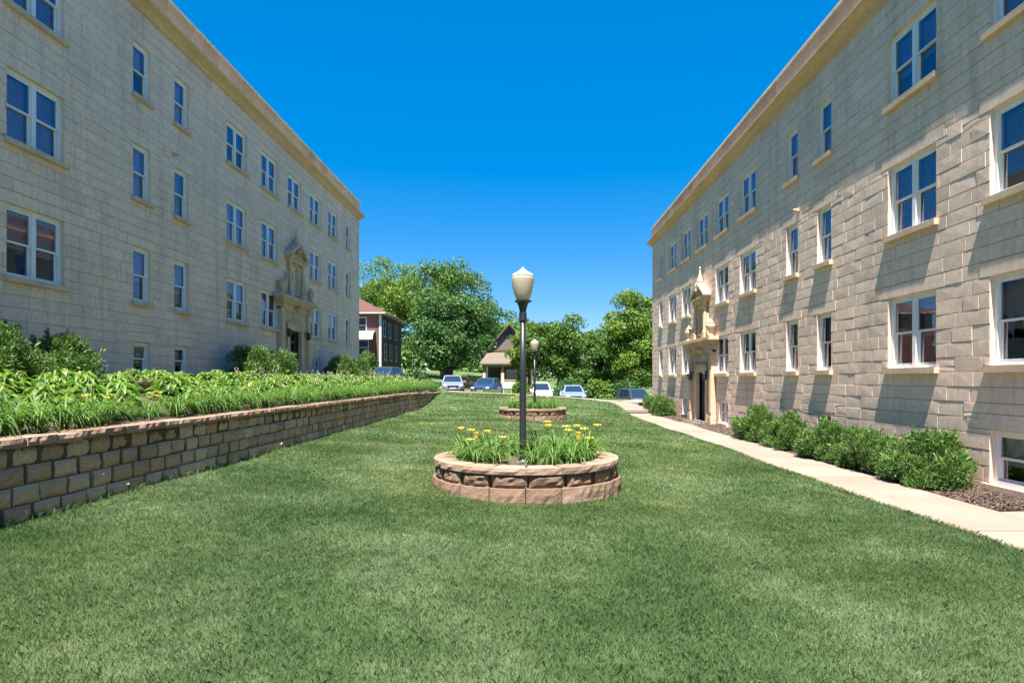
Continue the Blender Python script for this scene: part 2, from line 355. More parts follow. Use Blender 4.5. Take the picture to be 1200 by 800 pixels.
# concrete path along the right building, slab by slab, and its branch
pb = MB()
def slab(x0, x1, y0, y1, z): pb.box((x0, y0, z-0.12), (x1, y1, z))
y = -4.0
while y < 36.0:
    y1 = min(y+1.52, 36.0)
    slab(5.52, 6.90, y+.006, y1-.006, -1.935+random.uniform(-.003, .003)); y = y1
for k in range(4): slab(6.91+1.5*k, 6.91+1.5*k+1.49, 7.6, 9.35, -1.935)
slab(6.91, 7.60, 26.2, 28.9, -1.933)
def ribbon(pts, w, dz=0.02):
    for i in range(len(pts)-1):
        a = Vector(pts[i]); b = Vector(pts[i+1])
        def off(p, q0, q1):
            d = (Vector(q1)-Vector(q0)).normalized(); n = Vector((-d.y, d.x)); return p+n*w/2, p-n*w/2
        p0 = pts[max(i-1, 0)]; p2 = pts[min(i+2, len(pts)-1)]
        l0, r0 = off(a, p0, pts[i+1]); l1, r1 = off(b, pts[i], p2)
        q = [(p.x, p.y, h1(p.x, p.y)+dz) for p in (r0, r1, l1, l0)]
        lo = [(x, y, z-.15) for x, y, z in q]
        pb.faces(q+lo, [(0,1,2,3),(0,4,5,1),(1,5,6,2),(2,6,7,3),(3,7,4,0)])
ribbon([(6.21, 36.01), (6.21, 37.5), (6.15, 39), (5.9, 40.3), (5.3, 41.6), (4.2, 42.6), (3, 43.2), (1.5, 43.6), (0, 43.7), (-2, 43.5), (-3.6, 43.1), (-5.2, 42.8)], 1.3, 0.03)
ribbon([(6.4, 40.6), (7.4, 42.4), (8.2, 44.2), (8.8, 46.5), (9.1, 49)], 1.3, 0.035)
tag(pb.build('path', M['concrete']), kind='structure')
# planting bed soil on the left, mulch bed on the right
grid('bed_soil', np.linspace(-10.84, -5.72, 14), np.linspace(0, 40.6, 60), lambda X, Y: bed_h(X) + 0.02*np.sin(X*3+Y*2), M['soil'])
grid('mulch_bed', np.linspace(6.9, 8.0, 8), np.linspace(9.36, 40.6, 80), lambda X, Y: -1.965 + 0.06*np.clip((X-6.9)/0.5, 0, 1) + 0.012*np.sin(X*7+Y*3.1) + np.clip((Y-36)/4.6, 0, 1)*0.25, M['mulchbase'])
n = 9000
P = np.stack([rng.uniform(6.93, 7.93, n), 9.4+26.5*rng.random(n)**1.6, np.zeros(n)], -1)
P[:, 2] = -1.955 + 0.06*np.clip((P[:, 0]-6.9)/0.5, 0, 1) + rng.uniform(0, 0.02, n)
V, F = leaf_cloud(P, np.tile([0, 0, 1.], (n, 1)), rng.uniform(.03, .09, n), rng.uniform(.012, .03, n), 0.4)
tag(link('mulch_chips', np_mesh('mulch_chips', V, F, rng.random(n)**1.6, M['chips'])), kind='stuff')
# grass blades: one mesh
def blades(name, x0, x1, y0, y1, dens, hgt, wid, seed_mask=None):
    n = int((x1-x0)*(y1-y0)*dens)
    x = rng.uniform(x0, x1, n); y = rng.uniform(y0, y1, n)
    keep = np.ones(n, bool)
    for (cx, cy, r) in ((0.0, 10.5, 1.5), (0.27, 28.4, 1.5)): keep &= np.hypot(x-cx, y-cy) > r
    if seed_mask is not None: keep &= seed_mask(x, y)
    x, y = x[keep], y[keep]; n = len(x); z = Hl(x, y) if y1 <= 40.6 else H(x, y)
    a = rng.uniform(0, 2*np.pi, n); h = hgt*rng.uniform(.55, 1.25, n); w = wid*rng.uniform(.7, 1.3, n)
    lean = rng.normal(0, .55, (n, 2))*h[:, None]
    dx, dy = np.cos(a)*w/2, np.sin(a)*w/2
    V = np.empty((n, 5, 3))
    V[:, 0] = np.stack([x-dx, y-dy, z-.005], -1); V[:, 1] = np.stack([x+dx, y+dy, z-.005], -1)
    mx, my, mz = x+lean[:, 0]*.35, y+lean[:, 1]*.35, z+h*.62
    V[:, 2] = np.stack([mx+dx*.8, my+dy*.8, mz], -1); V[:, 4] = np.stack([mx-dx*.8, my-dy*.8, mz], -1)
    V[:, 3] = np.stack([x+lean[:, 0], y+lean[:, 1], z+h*.95], -1)
    return V.reshape(-1, 3), n
parts = [blades('a', -5.6, 5.5, 2.6, 6.5, 14000, .033, .0027), blades('b', -5.6, 5.5, 6.5, 10, 8000, .035, .0038), blades('c', -5.6, 5.5, 10, 17, 2800, .038, .007),
         blades('d', -5.6, 5.5, 17, 27, 600, .05, .016), blades('e', -5.6, 5.5, 27, 40.5, 260, .055, .028),
         blades('f', -5.3, 8, 40.5, 46, 200, .07, .035, lambda x, y: y < np.interp(x, [-5.2, -3.6, -2, 0, 1.5, 3, 4.2, 5.3, 8], [42.0, 42.35, 42.7, 42.9, 42.85, 42.4, 41.8, 40.8, 38])),
         # longer uncut tufts along the wall, the planter and the path edge
         blades('g', -5.62, -5.36, 3, 16, 900, .10, .007), blades('h', 5.44, 5.56, 4, 24, 2600, .06, .008)]
ring_n = 1500; ra = rng.uniform(0, 2*np.pi, ring_n)
V = np.concatenate([p[0] for p in parts]); n = sum(p[1] for p in parts)
F = np.arange(n*5).reshape(n, 5)
tag(link('grass', np_mesh('grass', V, F, rng.random(n), M['blade'])), kind='stuff')

# ------------------------------------------------------------------ the two apartment blocks
GV = 2.1                                    # first-floor sill above the ground
PAIRS = [(5.2, 6.85), (10.2, 11.85), (13.3, 14.94), (23.08, 24.70), (26.10, 27.75), (31.95, 33.6), (34.9, 36.6)]
SINGLES = [(17.58, 18.37), (19.64, 20.45), (38.3, 39.2)]
ROWS = [(0.10, 1.62), (2.97, 4.47), (5.82, 7.30)]
PORTAL = 29.6
U0, U1 = 1.0, 41.3
CT = 8.2
def subtract(rects, h):
    out = []
    for (a, b, c, d) in rects:
        if h[0] >= b or h[1] <= a or h[2] >= d or h[3] <= c: out.append((a, b, c, d)); continue
        if c < h[2]: out.append((a, b, c, h[2]))
        if d > h[3]: out.append((a, b, h[3], d))
        c2, d2 = max(c, h[2]), min(d, h[3])
        if a < h[0]: out.append((a, h[0], c2, d2))
        if b > h[1]: out.append((h[1], b, c2, d2))
    return out
WMESH = {}
def window_meshes(W, Hh, pair):
    key = (round(W, 2), round(Hh, 2), pair)
    W = key[0]; Hh = key[1]
    if key in WMESH: return WMESH[key]
    fr = MB(); gl = MB(); y0 = .075
    cs = .075
    fr.box((-W/2, y0, 0), (-W/2+cs, y0+.12, Hh)); fr.box((W/2-cs, y0, 0), (W/2, y0+.12, Hh))
    fr.box((-W/2+cs, y0+.002, 0), (W/2-cs, y0+.12, cs*.8)); fr.box((-W/2+cs, y0+.002, Hh-cs), (W/2-cs, y0+.12, Hh))
    bays = [(-W/2+cs, -.06), (.06, W/2-cs)] if pair else [(-W/2+cs, W/2-cs)]
    if pair: fr.box((-.06, y0-.004, cs*.8), (.06, y0+.12, Hh-cs))
    zb, zt = cs*.8, Hh-cs; zm = (zb+zt)/2
    for (a, b) in bays:
        for (c, d, yy) in ((zm-.025, zt, y0+.02), (zb, zm+.02, y0+.062)):
            s_ = .042
            fr.box((a, yy, c), (a+s_, yy+.035, d)); fr.box((b-s_, yy, c), (b, yy+.035, d))
            fr.box((a+s_, yy+.001, c), (b-s_, yy+.035, c+s_)); fr.box((a+s_, yy+.001, d-s_), (b-s_, yy+.035, d))
            gl.poly([(a+s_, yy+.018, c+s_), (b-s_, yy+.018, c+s_), (b-s_, yy+.018, d-s_), (a+s_, yy+.018, d-s_)])
    si = MB(); si.box((-W/2-.09, -.095, -.12), (W/2+.09, y0-.002, -.002), .7); si.box((-W/2+.001, y0-.002, -.1), (W/2-.001, y0+.1, -.004), .7)
    WMESH[key] = (fr.mesh('window', M['frame']), gl.mesh('pane', M['glass']), si.mesh('sill', M['trim_stone']), bays, zb, zt)
    return WMESH[key]
def blind_mesh(bays, zb, zt, fr, slats):
    b = MB()
    for (a, c) in bays:
        lo = zt - (zt-zb)*fr*random.uniform(.92, 1.0)
        if slats:
            z = zt-.03
            while z > lo: b.poly([(a-.01, .215, z-.045), (c+.01, .215, z-.045), (c+.01, .235, z), (a-.01, .235, z)]); z -= .048
        else:
            nx = 12; zs = []
            for k in range(nx):
                xa, xb = a-.01+(c-a+.02)*k/nx, a-.01+(c-a+.02)*(k+1)/nx
                ya, yb = .22+.012*(k % 2), .22+.012*((k+1) % 2)
                b.poly([(xa, ya, lo), (xb, yb, lo), (xb, yb, zt), (xa, ya, zt)])
    return b
def building(name, loc, rz, s, label, rough):
    root = empty(name, loc, rz, label, 'apartment building', 'limestone apartment blocks facing each other over the lawn')
    def P(u, w, v): return (s*u, -w, v+GV)
    rnd = random.Random(11 if s > 0 else 12)
    holes = []; wins = []
    for (a, b) in PAIRS:
        for r in ROWS: wins.append((a, b, r[0], r[1], True))
    for (a, b) in SINGLES:
        for r in ROWS: wins.append((a, b, r[0], r[1], False))
    wins.append((29.0, 30.68, 5.82, 7.30, True))
    for (a, b) in SINGLES[:2]: wins.append((a+.02, b-.02, -1.92, -1.02, False))
    for (a, b) in ((10.2, 11.85), (26.15, 27.3), (32.4, 33.5)): wins.append((a, b, -1.92, -1.0, True))
    for w in wins: holes.append(w[:4])
    niche = (PORTAL-.42, PORTAL+.42, 1.95, 3.0); door = (PORTAL-.72, PORTAL+.72, -1.98, .15)
    allh = holes + [niche, door]
    # mortar backing with openings, plus the body of the block
    sh = MB(); us = sorted(set([U0, U1] + [x for h in allh for x in h[:2]])); vs_ = sorted(set([-2.6, CT] + [x for h in allh for x in h[2:]]))
    for i in range(len(us)-1):
        for j in range(len(vs_)-1):
            cu, cv = (us[i]+us[i+1])/2, (vs_[j]+vs_[j+1])/2
            if any(h[0] < cu < h[1] and h[2] < cv < h[3] for h in allh): continue
            sh.poly([P(us[i], -.016, vs_[j]), P(us[i+1], -.016, vs_[j]), P(us[i+1], -.016, vs_[j+1]), P(us[i], -.016, vs_[j+1])])
    sh.build('mortar_wall', M['mortar'], root)
    bd = MB(); D = -13
    bd.poly([P(U1, -.016, -2.6), P(U1, D, -2.6), P(U1, D, 9.3), P(U1, -.016, 9.3)], .5); bd.poly([P(U0, -.016, -2.6), P(U0, D, -2.6), P(U0, D, 9.3), P(U0, -.016, 9.3)], .5)
    bd.poly([P(U0, D, -2.6), P(U1, D, -2.6), P(U1, D, 9.3), P(U0, D, 9.3)], .5)
    bd.build('outer_wall', M['limestone'], root)
    rm = MB()                                                  # inner partition, floors and roof deck
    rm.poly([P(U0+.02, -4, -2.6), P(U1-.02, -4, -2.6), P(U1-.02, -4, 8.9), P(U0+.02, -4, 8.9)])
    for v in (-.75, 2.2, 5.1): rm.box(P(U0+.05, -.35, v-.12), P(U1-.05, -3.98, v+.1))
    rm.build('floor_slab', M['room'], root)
    rf = MB(); rf.poly([P(U0, -.02, 8.95), P(U1, -.02, 8.95), P(U1, D, 8.95), P(U0, D, 8.95)]); rf.build('roof', M['asphalt'], root)
    # limestone ashlar, every stone its own block with its own set-back and tilt
    st = MB(flip=(s > 0)); lint = []
    for (a, b, c, d, p) in wins: lint.append((a-.26, b+.26, d, d+.27))
    blocked = allh + lint + [(PORTAL-1.95, PORTAL+1.95, -2.0, 1.45)]
    def stone(a, b, c, d, tint, tilt, base):
        g = .0035; e = .007
        if b-a < .03 or d-c < .03: return
        a += g; b -= g; c += g; d -= g
        dd = [base+rnd.uniform(-tilt, tilt) for _ in range(4)]
        o = [P(a, -.0155, c), P(b, -.0155, c), P(b, -.0155, d), P(a, -.0155, d)]
        f = [P(a+e, dd[0], c+e), P(b-e, dd[1], c+e), P(b-e, dd[2], d-e), P(a+e, dd[3], d-e)]
        m_ = P((a+b)/2, sum(dd)/4 + rnd.uniform(0, tilt), (c+d)/2)
        st.faces(o+f+[m_], [(4,5,8),(5,6,8),(6,7,8),(7,4,8),(0,1,5,4),(1,2,6,5),(2,3,7,6),(3,0,4,7)], tint)
    v = -2.45; ci = 0
    while v < CT-.02:
        ch = .272; v1 = min(v+ch, CT); u = U0 - rnd.uniform(0, .5)
        while u < U1:
            w = rnd.choice((.42, .55, .62, .7, .8, .88)); u1 = u+w
            if U1-u1 < .25: u1 = U1
            tint = min(1, max(0, rnd.gauss(.5, .2))); base = rnd.uniform(-.004, .006)*rough
            rects = [(max(u, U0), min(u1, U1), v, v1)]
            for h in blocked:
                if h[1] > u and h[0] < u1: rects = subtract(rects, h)
            for r in rects: stone(*r, tint, .0045*rough, base)
            u = u1
        v = v1; ci += 1
    for l in lint:
        rects = [l]
        for h in allh: rects = subtract(rects, h)
        for r in rects: stone(*r, .72, .001, .004)
    for (a, b, c, d) in allh:                                    # reveals round each opening
        if (a, b, c, d) == door: continue
        for q in ((a, a, c, d), (b, b, c, d)): st.poly([P(q[0], -.004, q[2]), P(q[0], -.2, q[2]), P(q[0], -.2, q[3]), P(q[0], -.004, q[3])], .6)
        for vv in (c, d): st.poly([P(a, -.004, vv), P(b, -.004, vv), P(b, -.2, vv), P(a, -.2, vv)], .6)
    st.build('stone_facing', M['limestone'], root)
    # cornice and parapet
    prof = [(.0, CT-.02), (.06, CT), (.08, CT+.08), (.14, CT+.14), (.23, CT+.2), (.29, CT+.22), (.32, CT+.27), (.32, CT+.32), (.28, CT+.34), (.05, CT+.37), (-.3, CT+.37)]
    co = MB(flip=(s < 0)); uu = [U0 + (U1+.06-U0)*k/34 for k in range(35)]
    for k in range(34):
        a, b = uu[k]+.002, uu[k+1]-.002
        for i in range(len(prof)-1):
            (w0, v0), (w1, v1) = prof[i], prof[i+1]; ex = .0 if k < 33 else 1.0
            co.poly([P(a, w0, v0), P(b+ex*max(w0, 0), w0, v0), P(b+ex*max(w1, 0), w1, v1), P(a, w1, v1)], .3+.4*rnd.random())
    last = uu[-1]
    for i in range(len(prof)-1):
        (w0, v0), (w1, v1) = prof[i], prof[i+1]; e0, e1 = max(w0, 0), max(w1, 0)
        co.poly([P(last+e0, w0, v0), P(last+e0, -3, v0), P(last+e1, -3, v1), P(last+e1, w1, v1)], .5)
    co.build('cornice', M['terracotta'], root)
    pa = MB(); u = U0
    while u < U1-.05:
        u1 = min(u+rnd.choice((.95, 1.05)), U1)
        pa.box(P(u+.005, .035+rnd.uniform(0, .006), CT+.375), P(u1-.005, -.25, 9.30), rnd.random()); u = u1
    pa.box(P(U1-.3, -.252, CT+.375), P(U1-.001, -13, 9.30), .5)
    pa.box(P(U0+.3, -12.7, CT+.375), P(U1-.31, -13, 9.30), .5)
    pa.build('parapet', M['terracotta'], root)
    cp = MB(); cp.box(P(U0, .085, 9.305), P(U1+.05, -.30, 9.36)); cp.box(P(U1-.3, -.305, 9.305), P(U1+.05, -13, 9.36)); cp.build('coping', M['coping'], root)
    # windows
    for (a, b, c, d, pair) in wins:
        fm, gm, sm_, bays, zb, zt = window_meshes(b-a, d-c, pair)
        wo = link('window', fm, root, P((a+b)/2, 0, c)); link('pane', gm, wo); link('sill', sm_, wo)
        k = rnd.random()
        fr = 1.0 if c > 2.5 and k < .72 else (.6 if k < .8 else (.4 if k < .9 else .97))
        if c < 0: fr = .7
        bm_ = blind_mesh(bays, zb, zt, fr, rnd.random() < .55)
        bm_.build('blind', M['blind'] if rnd.random() < .75 else M['curtain'], wo)
    # ---- entrance portal
    po = MB(); U = PORTAL
    def bx(m, du0, du1, w0, w1, v0, v1, t=None): m.box(P(U+du0, w0, v0), P(U+du1, w1, v1), t)
    for sg in (-1, 1):
        a, b = (sg*1.50, sg*1.86)
        bx(po, a, b, 0, .20, -1.72, 1.02, .6); bx(po, a-sg*.05, b+sg*.05, 0, .26, -2.1, -1.72, .5)
        bx(po, a+sg*.07, b-sg*.07, .203, .225, -1.55, .75, .75)
        bx(po, a-sg*.04, b+sg*.04, 0, .24, 1.02, 1.10, .5); bx(po, a-sg*.02, b+sg*.02, 0, .27, 1.10, 1.28, .4)
        bx(po, sg*.74, sg*1.0, 0, .15, -2.1, .17, .7)                                  # door jambs
        vv = -2.1
        while vv < 1.0:                                                                 # smooth ashlar beside the door
            v2 = min(vv+.37, 1.0) if vv > .5 or vv < .1 else .525
            lo = 1.003 if vv < .17 else .0
            bx(po, sg*(1.063 if vv < .50 else .004), sg*1.497, 0, .075+rnd.uniform(0, .004), vv+.003, v2-.003, rnd.random()); vv = v2
    bx(po, -1.0, 1.0, 0, .155, .172, .44, .75); bx(po, -1.06, 1.06, .0, .2, .442, .52, .6)
    bx(po, -1.9, 1.9, 0, .16, 1.002, 1.30, .45)
    po.lathe(P(U, .16, 1.02), [(.02, 0), (.10, .05), (.16, .12), (.13, .2), (.04, .27)], 12, .5)
    for x in (-.42, .34): bx(po, x, x+.08, .161, .2, 1.04, 1.26, .6)
    bx(po, -2.02, 2.02, 0, .30, 1.302, 1.40, .5); bx(po, -2.2, 2.2, 0, .38, 1.402, 1.50, .55); bx(po, -2.32, 2.32, 0, .44, 1.502, 1.60, .6); bx(po, -2.2, 2.2, 0, .36, 1.602, 1.66, .45)
    po.build('portal', M['trim_stone'], root)
    ni = MB()                                                                           # niche storey
    for sg in (-1, 1):
        bx(ni, sg*.58, sg*.98, 0, .28, 1.662, 1.90, .5)
        ni.lathe(P(U+sg*.78, .17, 1.90), [(.11, 0), (.11, .05), (.08, .08), (.078, .7), (.068, 1.25), (.1, 1.30), (.12, 1.36)], 14, .65)
        bx(ni, sg*.43, sg*.55, 0, .10, 1.90, 3.02, .6); bx(ni, sg*.552, sg*.66, 0, .05, 1.90, 3.26, .4)
        # curling scroll beside the columns
        ctr = [(sg*(1.02+.42*(1-t)**1.6), .12, 1.72+1.0*t) for t in [i/8 for i in range(9)]]
        ni.tube([P(U+x, w, v) for x, w, v in ctr], [.13-.08*i/8 for i in range(9)], 8, .35)
    bx(ni, -.60, .60, 0, .12, 1.80, 1.93, .5)
    bx(ni, -.98, .98, 0, .26, 3.262, 3.42, .5); bx(ni, -1.08, 1.08, 0, .34, 3.422, 3.50, .55)
    n_ = 14                                                                             # round arch over the niche window
    for k in range(n_):
        t0, t1 = math.pi*k/n_, math.pi*(k+1)/n_
        r0, r1 = .40, .58
        q = [P(U+r*math.cos(t), w, 3.02+.42*r/.58*math.sin(t)*.55) for w in (0, .13) for (r, t) in ((r0, t0), (r1, t0), (r1, t1), (r0, t1))]
        ni.faces(q, [(0,1,2,3),(4,7,6,5),(0,4,5,1),(1,5,6,2),(2,6,7,3),(3,7,4,0)], .6)
    for sg in (-1, 1):                                                                  # broken pediment
        q = []
        for w in (0, .36):
            q += [P(U+sg*1.14, w, 3.502), P(U+sg*.10, w, 4.02), P(U+sg*.10, w, 4.18), P(U+sg*1.14, w, 3.60)]
        ni.faces(q, [(0,1,2,3),(4,7,6,5),(0,4,5,1),(1,5,6,2),(2,6,7,3),(3,7,4,0)], .8)
    q = [P(U+x, w, v) for w in (0, .2) for (x, v) in ((-1.0, 3.502), (1.0, 3.502), (0, 3.96))]
    ni.faces(q, [(0,1,2),(3,5,4),(0,3,4,1),(1,4,5,2),(2,5,3,0)], .3)
    ni.lathe(P(U, .22, 3.72), [(.16, 0), (.2, .1), (.14, .22), (.06, .3)], 12, .3)       # carved boss
    nb = ni.build('niche', M['trim_stone'], root)
    fi = MB(); fi.lathe(P(U, .16, 4.0), [(.15, 0), (.15, .1), (.11, .16), (.14, .24), (.06, .55), (.025, .78), (.045, .82), (.03, .88), (.0, .92)], 12, .8)
    fi.build('finial', M['trim_stone'], nb)
    for sg in (-1, 1):
        ur = MB(); ur.lathe(P(U+sg*1.82, .2, 1.662), [(.13, 0), (.13, .06), (.06, .12), (.1, .2), (.19, .38), (.2, .46), (.13, .52), (.15, .56), (.08, .64), (.03, .74), (0, .76)], 14, .5)
        ur.build('urn', M['trim_stone'], nb)
    fm, gm, sm_, bays, zb, zt = window_meshes(.84, 1.05, False)
    wo = link('window', fm, root, P(U, 0, 1.95)); link('pane', gm, wo); blind_mesh(bays, zb, zt, 1, False).build('blind', M['blind'], wo)
    dr = MB()
    bx(dr, -.72, -.62, -.22, -.10, -1.98, .15); bx(dr, .62, .72, -.22, -.10, -1.98, .15); bx(dr, -.62, .62, -.22, -.102, .05, .15); bx(dr, -.62, .62, -.22, -.102, -.33, -.26)
    for (a, b) in ((-.62, -.01), (.01, .62)):
        bx(dr, a, a+.09, -.2, -.14, -1.97, -.332); bx(dr, b-.09, b, -.2, -.14, -1.97, -.332); bx(dr, a+.09, b-.09, -.2, -.141, -1.97, -1.72); bx(dr, a+.09, b-.09, -.2, -.141, -.42, -.332)
    do = dr.build('door', M['door_dark'], root)
    dg = MB()
    for (a, b) in ((-.53, -.1), (.1, .53)): dg.poly([P(U+a, -.17, -1.72), P(U+b, -.17, -1.72), P(U+b, -.17, -.42), P(U+a, -.17, -.42)])
    dg.poly([P(U-.62, -.17, -.26), P(U+.62, -.17, -.26), P(U+.62, -.17, .05), P(U-.62, -.17, .05)])
    dg.build('pane', M['glass'], do)
    hd = MB(); hd.tube([P(U+.06, -.10, -1.3), P(U+.06, -.07, -1.25), P(U+.06, -.07, -.95), P(U+.06, -.10, -.9)], [.012]*4, 6); hd.build('handle', M['rim'], do)
    sp = MB(); bx(sp, -1.3, 1.3, .28, .7, -2.3, -2.03); bx(sp, -.9, .9, -.09, .28, -2.3, -1.985); sp.build('doorstep', M['concrete'], root)
    for sg in (-1, 1):
        ln = MB(); c = P(U+sg*1.24, .30, .0)
        ln.tube([P(U+sg*1.24, .08, .12), P(U+sg*1.24, .2, .2), P(U+sg*1.24, .30, .17)], [.018]*3, 6); ln.lathe(P(U+sg*1.24, .30, -.18), [(.05, 0), (.10, .05), (.12, .26), (.13, .27), (.03, .36)], 8)
        ln.build('wall_lantern', M['black'], root)
    # small fittings on the wall
    for (u, v) in ((19.5, 4.75),):
        vt = MB(); vt.box(P(u, .0, v), P(u+.09, .10, v+.09)); vt.tube([P(u+.045, .1, v+.05), P(u+.045, .17, v+.03)], [.03, .04], 8)
        vt.build('wall_spotlight', M['trim_stone'], root)
    return root
building('apartment_building', (-10.8, 0, 2.05-GV), R(90), 1, 'pale limestone apartment block in shade behind the raised planting bed and block wall', 0.8)
building('apartment_building', (7.95, -0.87, 0.135-GV), R(-90), -1, 'pale limestone apartment block beside the concrete path, with slanting sill shadows across its face', 0.68)

# ------------------------------------------------------------------ block walls and planters
def rough_block(mb, T, w, h, depth, nx=5, nz=3, amp=.02, tint=None, edge=.022, seed=None):
    """front face grid in (u: 0..w, out, v: 0..h), T maps (u, out, v) to a point"""
    tt = random.random() if tint is None else tint
    vs = []; off = random.uniform(-.006, .01); tl = random.uniform(-.01, .01)
    for j in range(nz+1):
        for i in range(nx+1):
            u, v = w*i/nx, h*j/nz
            e = (i in (0, nx)) or (j in (0, nz))
            o = off + tl*(u/w-.5)*2 + (random.uniform(-amp, amp)*(.35 if e else 1)) - (edge if e else 0)
            vs.append(T(u, o, v))
    id_ = lambda i, j: j*(nx+1)+i
    fs = [(id_(i, j), id_(i+1, j), id_(i+1, j+1), id_(i, j+1)) for j in range(nz) for i in range(nx)]
    nb = len(vs); tp = .02
    vs += [T(tp, -depth, 0), T(w-tp, -depth, 0), T(w-tp, -depth, h), T(tp, -depth, h)]
    fs += [tuple([nb, nb+1] + [id_(i, 0) for i in range(nx, -1, -1)]), tuple([nb+2, nb+3] + [id_(i, nz) for i in range(nx+1)]),
           tuple([nb+3, nb] + [id_(0, j) for j in range(nz+1)]), tuple([nb+1, nb+2] + [id_(nx, j) for j in range(nz, -1, -1)])]
    mb.faces(vs, fs, tt)
def wall_top(y): return float(np.interp(y, [0, 30, 46], [-.645, -.66, -.90]))
WX = -5.5
rw = empty('retaining_wall', (WX, 24, -1.6), 0, 'long stepped wall of split tan concrete blocks holding up the left planting bed', 'retaining wall')
off = Vector((WX, 24, -1.6))
bl = MB(); cpb = MB(); bk = MB()
ch = .205
for r in range(0, 5):
    y = 1.0 + (.21 if r % 2 else 0)
    while y < 46.2:
        w = .42 + random.uniform(-.012, .012); top = wall_top(y+w/2)-.10
        z0 = top - ch*(r+1); gz = h1(-5.4, y)
        if z0 + ch > gz - .05:
            jo = random.uniform(-.016, .008); jt = random.uniform(-.02, .02)
            def T(u, o, v, y=y, z0=z0, r=r, jo=jo, jt=jt): return Vector((WX - .03 + .034*r + o + jo + jt*(u/.42-.5), y+u, z0+v)) - off
            nx, nz = (6, 4) if y < 14 else ((4, 3) if y < 24 else (2, 2))
            rough_block(bl, T, w-random.uniform(.02, .075), ch-random.uniform(.004, .016), .24, nx, nz, .021 if y < 24 else .012, edge=.036)
        y += w
y = 1.0
while y < 46.2:
    w = random.uniform(.40, .46); t = wall_top(y+w/2)
    jo = random.uniform(-.02, .015); jz = random.uniform(-.006, .01)
    def T(u, o, v, y=y, t=t, jo=jo, jz=jz): return Vector((WX+.04+o+jo, y+u, t-.098+v+jz)) - off
    rough_block(cpb, T, w-.008, .098, .34, 6 if y < 20 else 3, 2, .014, edge=.014); y += w
bk.box((-.26, -23, -.3), (-.1, 22, .6)) if False else None
for k in range(45):
    y = 1+k; t = wall_top(y+.5)-.12
    bk.box(Vector((WX-.30, y, -2.0))-off, Vector((WX-.06, y+.998, t))-off)
bl.build('block_course', M['wallblock'], rw); cpb.build('cap_course', M['wallcap'], rw); bk.build('core', M['moss'], rw)
# low inner wall glimpsed between the plants
iw = empty('retaining_wall', (-8.0, 12.9, -.43), 0, 'short low block wall half hidden among hostas in the left bed', 'retaining wall')
b1 = MB(); c1 = MB()
for r in range(2):
    y = -1.3 + .2*r
    while y < 1.3:
        def T(u, o, v, y=y, r=r): return (o, y+u, .02+r*.15+v)
        rough_block(b1, T, .41, .145, .2, 4, 3, .01); y += .42
y = -1.3
while y < 1.5:
    def T(u, o, v, y=y): return (.03+o, y+u, .325+v)
    rough_block(c1, T, .43, .07, .3, 3, 2, .006, edge=.006); y += .436
b1.build('block_course', M['plblock'], iw); c1.build('cap_course', M['wallcap'], iw)

def planter(cx, cy, zb, label, seed):
    random.seed(seed)
    root = empty('round_planter', (cx, cy, zb), 0, label, 'planter', 'round block planters on the lawn')
    def ring(Rr, z0, h, nblk, depth, gap, mb, nx, nz, amp, a0, edge):
        for k in range(nblk):
            a = a0 + 2*math.pi*k/nblk; da = 2*math.pi/nblk; w = Rr*da
            def T(u, o, v):
                t = a + (u/w)*da; rr = Rr+o
                if o < -.1: t = a + da*(.5 + (u/w-.5)*.92)
                return (rr*math.cos(t), rr*math.sin(t), z0+v)
            g = random.uniform(gap*.3, gap*1.4)
            def T2(u, o, v, T=T, g=g, w=w, h=h): return T(g/2 + u*(1-g/w)*1.0 if True else u, o, v)
            rough_block(mb, T2, w, h, depth, nx, nz, amp, edge=edge)
    m = MB()
    ring(1.53, -.16, .36, 18, .24, .012, m, 7, 4, .013, random.random(), .016)
    ring(1.475, .20, .195, 17, .24, .075, m, 7, 4, .016, random.random(), .036)
    m.build('block_course', M['plblock'], root)
    c = MB(); ring(1.505, .397, .095, 18, .34, .004, c, 6, 2, .010, random.random(), .008); c.build('cap_course', M['wallcap'], root)
    i = MB(); i.lathe((0, 0, -.2), [(1.40, 0), (1.40, .59), (1.2, .592)], 40); i.build('core', M['moss'], root)
    s = MB(); vs = [(0, 0, .42)]; fs = []
    for ri, r in enumerate((.4, .8, 1.19)):
        for k in range(28): a = 2*math.pi*k/28; vs.append((r*math.cos(a), r*math.sin(a), .42-.05*(ri == 2)+random.uniform(-.015, .015)))
    for k in range(28): fs.append((0, 1+k, 1+(k+1) % 28))
    for ri in range(2):
        for k in range(28): fs.append((1+ri*28+k, 1+(ri+1)*28+k, 1+(ri+1)*28+(k+1) % 28, 1+ri*28+(k+1) % 28))
    s.faces(vs, fs); s.build('soil', M['soil'], root)
    random.seed(seed+1)
    return root
PL1 = (0.0, 10.5, -1.75); PL2 = (0.27, 28.4, -1.76)
planter(*PL1, 'near round planter of rough tan blocks with a pinkish cap, in mid lawn', 21)
planter(*PL2, 'farther and smaller looking round planter of tan blocks behind the near lamp post', 33)

